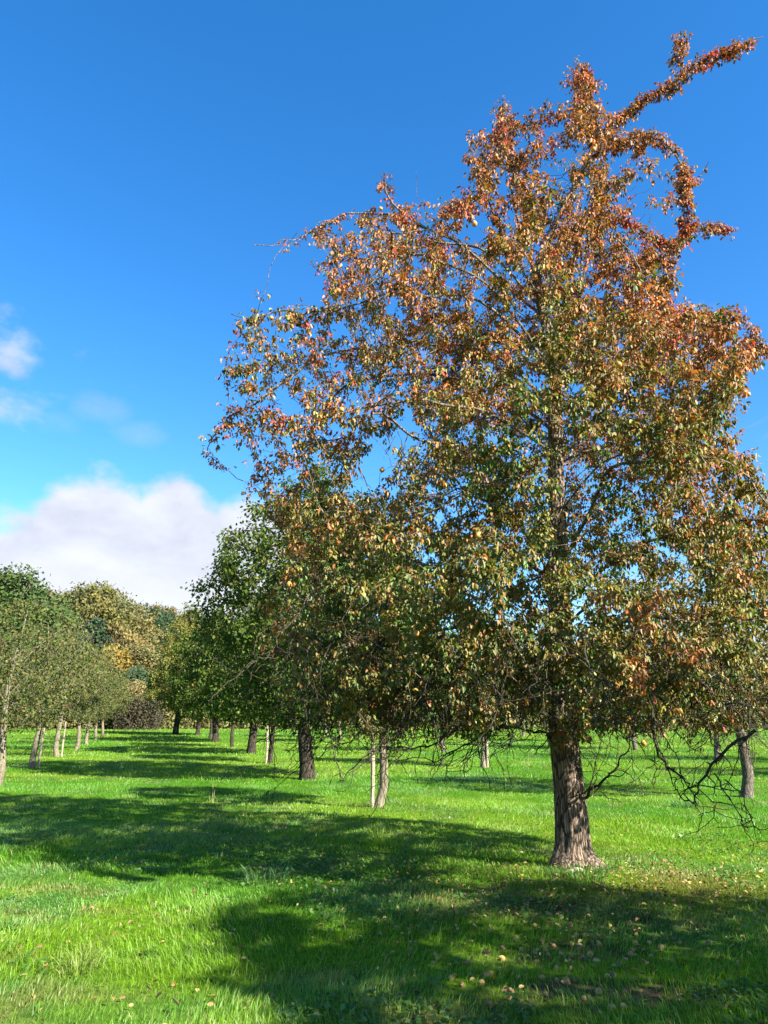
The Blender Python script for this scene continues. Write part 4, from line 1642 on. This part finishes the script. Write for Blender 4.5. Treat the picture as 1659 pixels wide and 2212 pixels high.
W_KIND = {'oak': woods_tree('oak_tree', 2, 20, 8.0, 3.0, 34, 26000, 0.42, 'round', .45),
          'ash': woods_tree('ash_tree', 4, 20, 5.5, 3.0, 28, 20000, 0.38, 'round', .35, .22),
          'thin': woods_tree('ash_tree', 6, 18, 5.0, 3.0, 24, 8000, 0.32, 'round', .28, .30),
          'cedar': woods_tree('cedar_tree', 9, 15, 5.0, 2.0, 34, 14000, 0.38, 'cone', .3, .12),
          'bush': woods_tree('maple_tree', 13, 9, 4.5, 0.8, 20, 11000, 0.32, 'round', .2)}
W_TINT = {'green': (0.050, 0.085, 0.018), 'olive': (0.125, 0.125, 0.034), 'tan': (0.155, 0.14, 0.048), 'brown': (0.125, 0.115, 0.036), 'dark': (0.032, 0.066, 0.026),
          'gold': (0.20, 0.15, 0.028), 'orange': (0.155, 0.12, 0.036), 'blue': (0.040, 0.072, 0.036), 'lime': (0.13, 0.155, 0.03), 'pale': (0.27, 0.22, 0.09), 'purple': (0.060, 0.052, 0.030)}
W_MAT = {k: leaf_material('woods_leaf_' + k, v, 0.2, 0.7, 0.2) for k, v in W_TINT.items()}

# kind, picture column, picture height of the top, distance, width factor, colour, label
woods = [('oak', 18, 1228, 78, 0.95, 'green', 'dense dark green oak rising above the left edge'),
         ('oak', -110, 1240, 84, 1.1, 'olive', 'broad olive tree just past the left edge'),
         ('ash', -60, 1300, 92, 1.0, 'brown', 'brown-leaved tree below the dark green oak at the left edge'),
         ('ash', 122, 1266, 118, 0.95, 'tan', 'pale tan tree right of the dark green oak on the skyline'),
         ('oak', 212, 1258, 118, 0.92, 'olive', 'large rounded olive tree topping the skyline of the wood'),
         ('thin', 160, 1300, 112, 1.1, 'olive', 'thin olive tree below the skyline left of the rounded one'),
         ('thin', 295, 1298, 125, 1.15, 'tan', 'half bare tan tree on the falling skyline of the wood'),
         ('ash', 268, 1312, 122, 1.0, 'brown', 'brown tree between the rounded olive one and the half bare one'),
         ('oak', 332, 1308, 150, 0.7, 'dark', 'dark blue-green tree far back on the falling skyline'),
         ('ash', 356, 1303, 158, 0.85, 'orange', 'orange tree far back beside the tall yellow-green pear tree'),
         ('ash', 408, 1316, 158, 1.0, 'brown', 'russet tree far back behind the tall yellow-green pear tree'),
         ('ash', 30, 1310, 104, 1.1, 'olive', 'olive-brown tree behind the open-crowned left row'),
         ('ash', 90, 1322, 100, 1.05, 'brown', 'russet-brown tree in the wood under the pale tan one'),
         ('cedar', 205, 1345, 108, 1.15, 'blue', 'dark blue-green conifer in the middle of the wood'),
         ('cedar', 170, 1380, 104, 1.1, 'dark', 'dark conifer at the wood edge below the blue-green one'),
         ('bush', 243, 1396, 101, 1.0, 'gold', 'golden yellow maple glowing at the wood edge'),
         ('bush', 266, 1352, 112, 0.9, 'orange', 'orange-brown tree just above the golden maple'),
         ('ash', 300, 1385, 104, 0.85, 'tan', 'tan bushy tree right of the golden maple'),
         ('bush', 300, 1440, 97, 0.8, 'dark', 'dark green shrub right of and below the golden maple'),
         ('thin', 288, 1465, 93, 0.55, 'pale', 'small pale yellow larch-like tree before the dark bramble'),
         ('bush', 130, 1430, 98, 1.1, 'olive', 'olive shrub mass behind the pale trunks'),
         ('bush', 60, 1425, 97, 1.2, 'green', 'green shrub behind the second pale trunk'),
         ('bush', 195, 1455, 96, 1.0, 'lime', 'yellow-green shrub below the dark conifer'),
         ('bush', 345, 1450, 98, 1.0, 'lime', 'yellow-green shrub at the hedge under the tall pear tree'),
         ('bush', 0, 1440, 95, 1.1, 'brown', 'brown thicket at the left end of the hedge'),
         ('ash', 470, 1365, 150, 1.1, 'olive', 'olive tree far behind the green pear row'),
         ('ash', 560, 1400, 150, 1.1, 'brown', 'brown tree far behind the slim leaning trunk'),
         ('oak', 660, 1430, 150, 1.0, 'olive', 'olive tree far behind the thick dark trunk'),
         ('bush', 760, 1470, 115, 1.3, 'green', 'green tree far behind the slim staked trunk'),
         ('bush', 860, 1480, 115, 1.3, 'olive', 'olive tree far off under the big crown'),
         ('bush', 960, 1470, 118, 1.3, 'dark', 'dark green tree far off left of the big trunk'),
         ('bush', 1080, 1480, 115, 1.3, 'olive', 'olive tree at the far hedge close left of the big trunk'),
         ('bush', 1190, 1475, 120, 1.3, 'brown', 'brown tree at the far hedge behind the big trunk'),
         ('bush', 1310, 1480, 115, 1.3, 'green', 'green tree at the far hedge close right of the big trunk'),
         ('bush', 1430, 1472, 120, 1.3, 'olive', 'olive tree at the far hedge behind the hanging dead limbs'),
         ('bush', 1550, 1480, 115, 1.3, 'brown', 'brown tree at the far hedge near the right edge'),
         ('bush', 1670, 1470, 120, 1.3, 'green', 'green tree at the far hedge past the right edge')]
wused = set()
for i, (kd, vx, vy, Y, wf, tint, lab) in enumerate(woods):
    src = W_KIND[kd]
    o = src if kd not in wused else copy_tree(src)
    wused.add(kd)
    d = ray(vx, vy)
    x = d[0] * Y / d[1]
    topz = CAM_H + d[2] * Y / d[1]
    z = gz(x, Y)
    H0 = {'oak': 20.5, 'ash': 20.3, 'thin': 18.5, 'cedar': 14.6, 'bush': 9.4}[kd]
    R0 = {'oak': 8.0, 'ash': 5.5, 'thin': 5.0, 'cedar': 5.0, 'bush': 4.5}[kd]
    sz = (topz - z) / H0
    sw = sz * 0.35 + 0.65 * wf
    settle(o, (x, Y, z - 0.1), lab, 'trees of the wood beyond the hedge', (i * 2.1) % 6.28, (sw, sw, sz))
    for ch in o.children:
        if ch.name.startswith('crown'):
            ch.material_slots[0].link = 'OBJECT'
            ch.material_slots[0].material = W_MAT[tint]


def hedge(label, x0, x1, Y, h, depth, mat, seed, n, lsize):
    rng = np.random.default_rng(seed)
    ln = x1 - x0
    root = empty('hedge', (x0, Y, gz((x0 + x1) / 2, Y)))
    x = rng.uniform(0, ln, n)
    hh = h * (0.75 + 0.5 * vnoise(np.stack([x * .6, np.zeros(n), np.zeros(n)], 1), seed))
    t = rng.random(n)
    z = hh * t
    yy = rng.normal(0, 1, n)
    yy = np.clip(yy, -1.6, 1.6) * depth * 0.4 * (1 - 0.4 * t)
    gg = ground_z(x + x0, np.full(n, Y) + yy) - root.location[2]
    pos = np.stack([x, yy, z + gg], 1)
    L = lsize * rng.uniform(.6, 1.4, n)
    nr = rng.normal(0, .7, (n, 3)) + np.array([0, -0.8, .6])
    v, f = diamond_arrays(pos, rand_dir(n, rng), nr, L, L * .75)
    c = np.ones((n, 3)) * (rng.uniform(.55, 1.4, n) * (0.7 + .6 * fbm(pos * .7, seed, 2)))[:, None]
    cr = link('foliage', new_mesh('foliage', v, f, np.repeat(c, 4, axis=0)), mat, root)
    cr['kind'] = 'stuff'
    P, par = [], []
    for s in range(int(ln * 2.2)):
        a = rng.uniform(0, ln)
        b = np.array([a, rng.normal(0, depth * .22), gz(a + x0, Y) - root.location[2] - 0.1])
        k = len(P)
        P.append(b)
        par.append(-1)
        for q in range(4):
            b = b + np.array([rng.normal(0, .18), rng.normal(0, .14), h * .26])
            P.append(b)
            par.append(k + q)
    P, par = np.array(P), np.array(par)
    r, main = pipe_radii(par, .018, 2.3, len(P))
    st = link('stems', skeleton_mesh('stems', P, par, r, main, np.arange(len(P))), M_WOODS, root)
    st['kind'] = 'stuff'
    tag(root, label, 'hedge')
    return root


hx = lambda vx, Y: (vx - 829.5) / F * Y * math.cos(PITCH)
hedge('brownish field hedge behind the pale-trunked row', hx(-260, 92), hx(262, 92), 92, 2.6, 2.0, W_MAT['brown'], 61, 9000, .34)
hedge('dark brown half leafless bramble bank in the gap of the rows', hx(255, 91), hx(352, 91), 90, 3.1, 2.6, W_MAT['purple'], 62, 5200, .20)
hedge('clipped tan hedge under the yellow-green pear tree', hx(345, 92), hx(640, 92), 92, 2.2, 1.8, W_MAT['tan'], 63, 5200, .30)
hedge('long dull green hedge beyond the big trunk', hx(640, 94), hx(1900, 94), 95, 2.6, 2.0, W_MAT['olive'], 64, 9000, .42)


# ------------------------------------------------------------------ windfalls, leaves, weeds
def windfalls():
    rng = np.random.default_rng(77)
    ms = pear_mesh('fallen_pear', M_PEAR_OLD, rng, 3) + pear_mesh('fallen_pear', M_PEAR_BROWN, rng, 2)
    spots = []
    for vx, vy, sx, sy, k, kind in ((1205, 2005, 45, 22, 10, 0), (1160, 2070, 60, 32, 18, 1), (1225, 2110, 75, 34, 20, 2), (1225, 2155, 60, 20, 10, 3), (1050, 2110, 60, 40, 9, 4), (1300, 2050, 60, 28, 10, 5), (1410, 2080, 60, 40, 6, 6), (1240, 1922, 80, 13, 20, 7), (1110, 1905, 50, 12, 6, 8), (1370, 1935, 45, 12, 5, 9)):
        for _ in range(k):
            spots.append((vx + rng.normal(0, sx * 1.45), vy + rng.normal(0, sy * 1.15), kind))
    done = []
    for i, (vx, vy, kind) in enumerate(spots):
        p = on_ground(vx, min(vy, 2300))
        if any((p[0] - a) ** 2 + (p[1] - b) ** 2 < 0.0036 for a, b in done):
            continue
        done.append((p[0], p[1]))
        s = rng.uniform(0.58, 0.88)
        o = link('fallen_pear', ms[i % len(ms)], None, None, (p[0], p[1], p[2] + 0.024 * s - 0.006))
        o.rotation_euler = (rng.uniform(0.9, 2.2), rng.uniform(-.6, .6), rng.uniform(0, 6.28))
        o.scale = (s, s, s)
        where = ['in the shade by the upper bare soil patch', 'in the shaded middle of the windfall spread', 'in the densest shaded cluster of windfalls', 'lowest in the windfall spread near the bottom edge',
                 'in the shaded grass at the left fringe of the windfalls', 'in the shade by the right bare soil patch', 'in the shaded grass at the right fringe of the windfalls',
                 'in the sunlit grass straight below the trunk foot', 'in the sunlit grass left below the trunk foot', 'in the sunlit grass right below the trunk foot'][kind]
        tag(o, 'small round fallen pear ' + where, 'pear', 'windfall pears under the big tree')


windfalls()


def fallen_leaves():
    rng = np.random.default_rng(78)
    cols = [(0.34, 0.24, 0.11), (0.27, 0.16, 0.07), (0.36, 0.29, 0.08)]
    us = []
    for c in cols:
        v, f = leaf_arrays(np.zeros((1, 3)), np.array([[1.0, 0, 0]]), np.array([[0, 0, 1.0]]), np.array([1.0]), np.array([.66]))
        me = new_mesh('fallen_leaf', v - np.array([.5, 0, 0]), f, np.tile(np.array(c), (6, 1)))
        me.materials.append(M_DEADLEAF)
        us.append(me)
    one = [(378, 2192, 'broad tan fallen leaf upright at the bottom edge of the grass', .085, .9), (343, 2178, 'narrow tan fallen leaf leaning beside the broad one near the bottom', .075, .8),
           (458, 2172, 'curled brown fallen leaf right of the two tan ones near the bottom', .075, .4), (172, 2122, 'pinkish-brown fallen leaf low in the lit grass', .06, .5),
           (240, 2178, 'tan fallen leaf lying flat near the bottom left', .06, .2), (57, 1902, 'long pale dead leaf on the weedy patch at left', .09, .1),
           (1373, 2112, 'large pale leaf lying in the shaded grass right of the windfalls', .085, .2), (1540, 2118, 'pale leaf on the shaded turf far right of the windfalls', .075, .3),
           (245, 1757, 'orange fallen leaf in the long shadow at left', .08, .6), (830, 2145, 'pale leaf alone in the dark grass at the bottom centre', .07, .3)]
    for i, (vx, vy, lab, s, tilt) in enumerate(one):
        p = on_ground(vx, vy)
        o = link('fallen_leaf', us[i % 3], None, None, (p[0], p[1], p[2] + 0.045 + 0.3 * s * tilt))
        o.rotation_euler = (tilt + .2, -tilt * .8, rng.uniform(0, 6.28))
        o.scale = (s * .8, s * .62, s * .8)
        tag(o, lab, 'leaf', 'single fallen leaves')
    # smaller litter nobody could count
    n = 4000
    x = np.concatenate([rng.normal(2.5, 1.9, 3000), rng.uniform(-4, 7, 1000)])
    y = np.concatenate([rng.normal(8.2, 1.5, 3000), rng.uniform(4.5, 15, 1000)])
    z = ground_z(x, y) + rng.uniform(0.01, 0.07, n)
    pos = np.stack([x, y, z], 1)
    L = rng.uniform(.022, .05, n)
    v, f = leaf_arrays(pos, norm(rng.normal(size=(n, 3)) * np.array([1, 1, .35])), rng.normal(0, .5, (n, 3)) + np.array([0, 0, 1.0]), L, L * .62)
    pal = np.array([(0.42, 0.31, 0.09), (0.38, 0.22, 0.08), (0.48, 0.40, 0.14), (0.28, 0.12, 0.05), (0.20, 0.2, 0.05)])
    c = pal[rng.integers(0, 5, n)] * rng.uniform(.4, 1.05, n)[:, None]
    tag(link('leaf_litter', new_mesh('leaf_litter', v, f, np.repeat(c, 6, axis=0)), M_DEADLEAF), 'scattered yellow and brown leaf litter in the grass under the tree', 'leaf litter', kind='stuff')


fallen_leaves()


def weed(name, vx, vy, lab, nb, h, spread, w, col, lean=0.5, straight=False):
    rng = np.random.default_rng(int(vx * 7 + vy))
    p = on_ground(vx, vy)
    n = nb
    a = rng.uniform(0, 6.28, n)
    b = np.stack([np.cos(a), np.sin(a), np.zeros(n)], 1) * (spread * np.sqrt(rng.random(n)))[:, None]
    b[:, 2] = ground_z(p[0] + b[:, 0], p[1] + b[:, 1]) - p[2] - 0.01
    hh = h * rng.uniform(.5, 1.1, n)
    la = a + rng.normal(0, .6, n)
    d = np.stack([np.cos(la), np.sin(la), np.zeros(n)], 1) * (hh * lean * rng.uniform(.2, 1.5, n))[:, None]
    sa = rng.uniform(0, 6.28, n)
    sd = np.stack([np.cos(sa), np.sin(sa), np.zeros(n)], 1) * w * .5
    up = np.array([0, 0, 1.0]) * hh[:, None]
    m1 = b + d * .2 + up * .55
    m2 = b + d * .6 + up * .9
    tip = b + d * 1.1 + up * (1.1 if straight else .92)
    v = np.stack([b - sd, b + sd, m1 + sd * .9, m1 - sd * .9, m2 + sd * .6, m2 - sd * .6, tip], 1)
    q = np.arange(n)[:, None] * 7
    f = np.concatenate([q + np.array([[0, 1, 2, 3]]), q + np.array([[3, 2, 4, 5]]), q + np.array([[5, 4, 6]])], 1).ravel()
    c = np.repeat(np.array(col)[None] * rng.uniform(.7, 1.3, n)[:, None], 7, axis=0)
    o = link(name, new_mesh(name, v.reshape(-1, 3), f, c, sizes=np.tile([4, 4, 3], n)), M_GRASS, None, p)
    tag(o, lab, 'weed')


weed('grass_tuft', 572, 1908, 'tall coarse blue-green grass tuft at the shadow edge', 110, .22, .24, .007, (0.08, 0.18, 0.045), .8)
weed('grass_tuft', 175, 2105, 'spreading yellowish grass tuft in the lit lower left', 120, .17, .16, .006, (0.20, 0.27, 0.05), 1.1)
weed('grass_tuft', 695, 2165, 'dark coarse grass tuft low in the picture centre', 70, .12, .2, .005, (0.07, 0.2, 0.02), .9)
weed('dry_stalk', 458, 1735, 'pair of dry stalks standing in the long shadow', 7, .45, .07, .008, (0.42, 0.34, 0.16), .15, True)
weed('dry_stalk', 1135, 1655, 'dry pale stalks just left of the big trunk', 9, .5, .3, .01, (0.42, 0.36, 0.16), .25, True)
weed('dry_stalk', 1370, 1700, 'dry pale stalks right of the big trunk', 9, .35, .3, .008, (0.42, 0.36, 0.16), .3, True)
weed('dry_stalk', 262, 1665, 'lone pale weed stalk by the shadows in the aisle', 5, .6, .08, .012, (0.30, 0.34, 0.18), .15, True)
weed('dry_stalk', 70, 1728, 'thin green weed stem near the second pale trunk', 5, .6, .08, .01, (0.20, 0.30, 0.10), .15, True)
weed('weed_clump', 1480, 1745, 'dark leafy weed clump in the lit grass under the dead limbs', 150, .16, .28, .012, (0.06, 0.16, 0.03), .9)
weed('grass_tuft', 1198, 1892, 'long grass growing against the left heel of the big trunk', 130, .13, .16, .006, (0.08, 0.19, 0.03), .7)
weed('grass_tuft', 1290, 1888, 'long grass growing against the right burl of the big trunk', 130, .13, .16, .006, (0.10, 0.22, 0.03), .7)
weed('grass_tuft', 1235, 1893, 'longer grass in front of the pale fungus at the trunk foot', 90, .10, .14, .006, (0.09, 0.21, 0.03), .7)
weed('weed_clump', 1265, 1900, 'leafy green clump right before the trunk foot', 150, .13, .22, .010, (0.08, 0.19, 0.03), .9)
print('done')
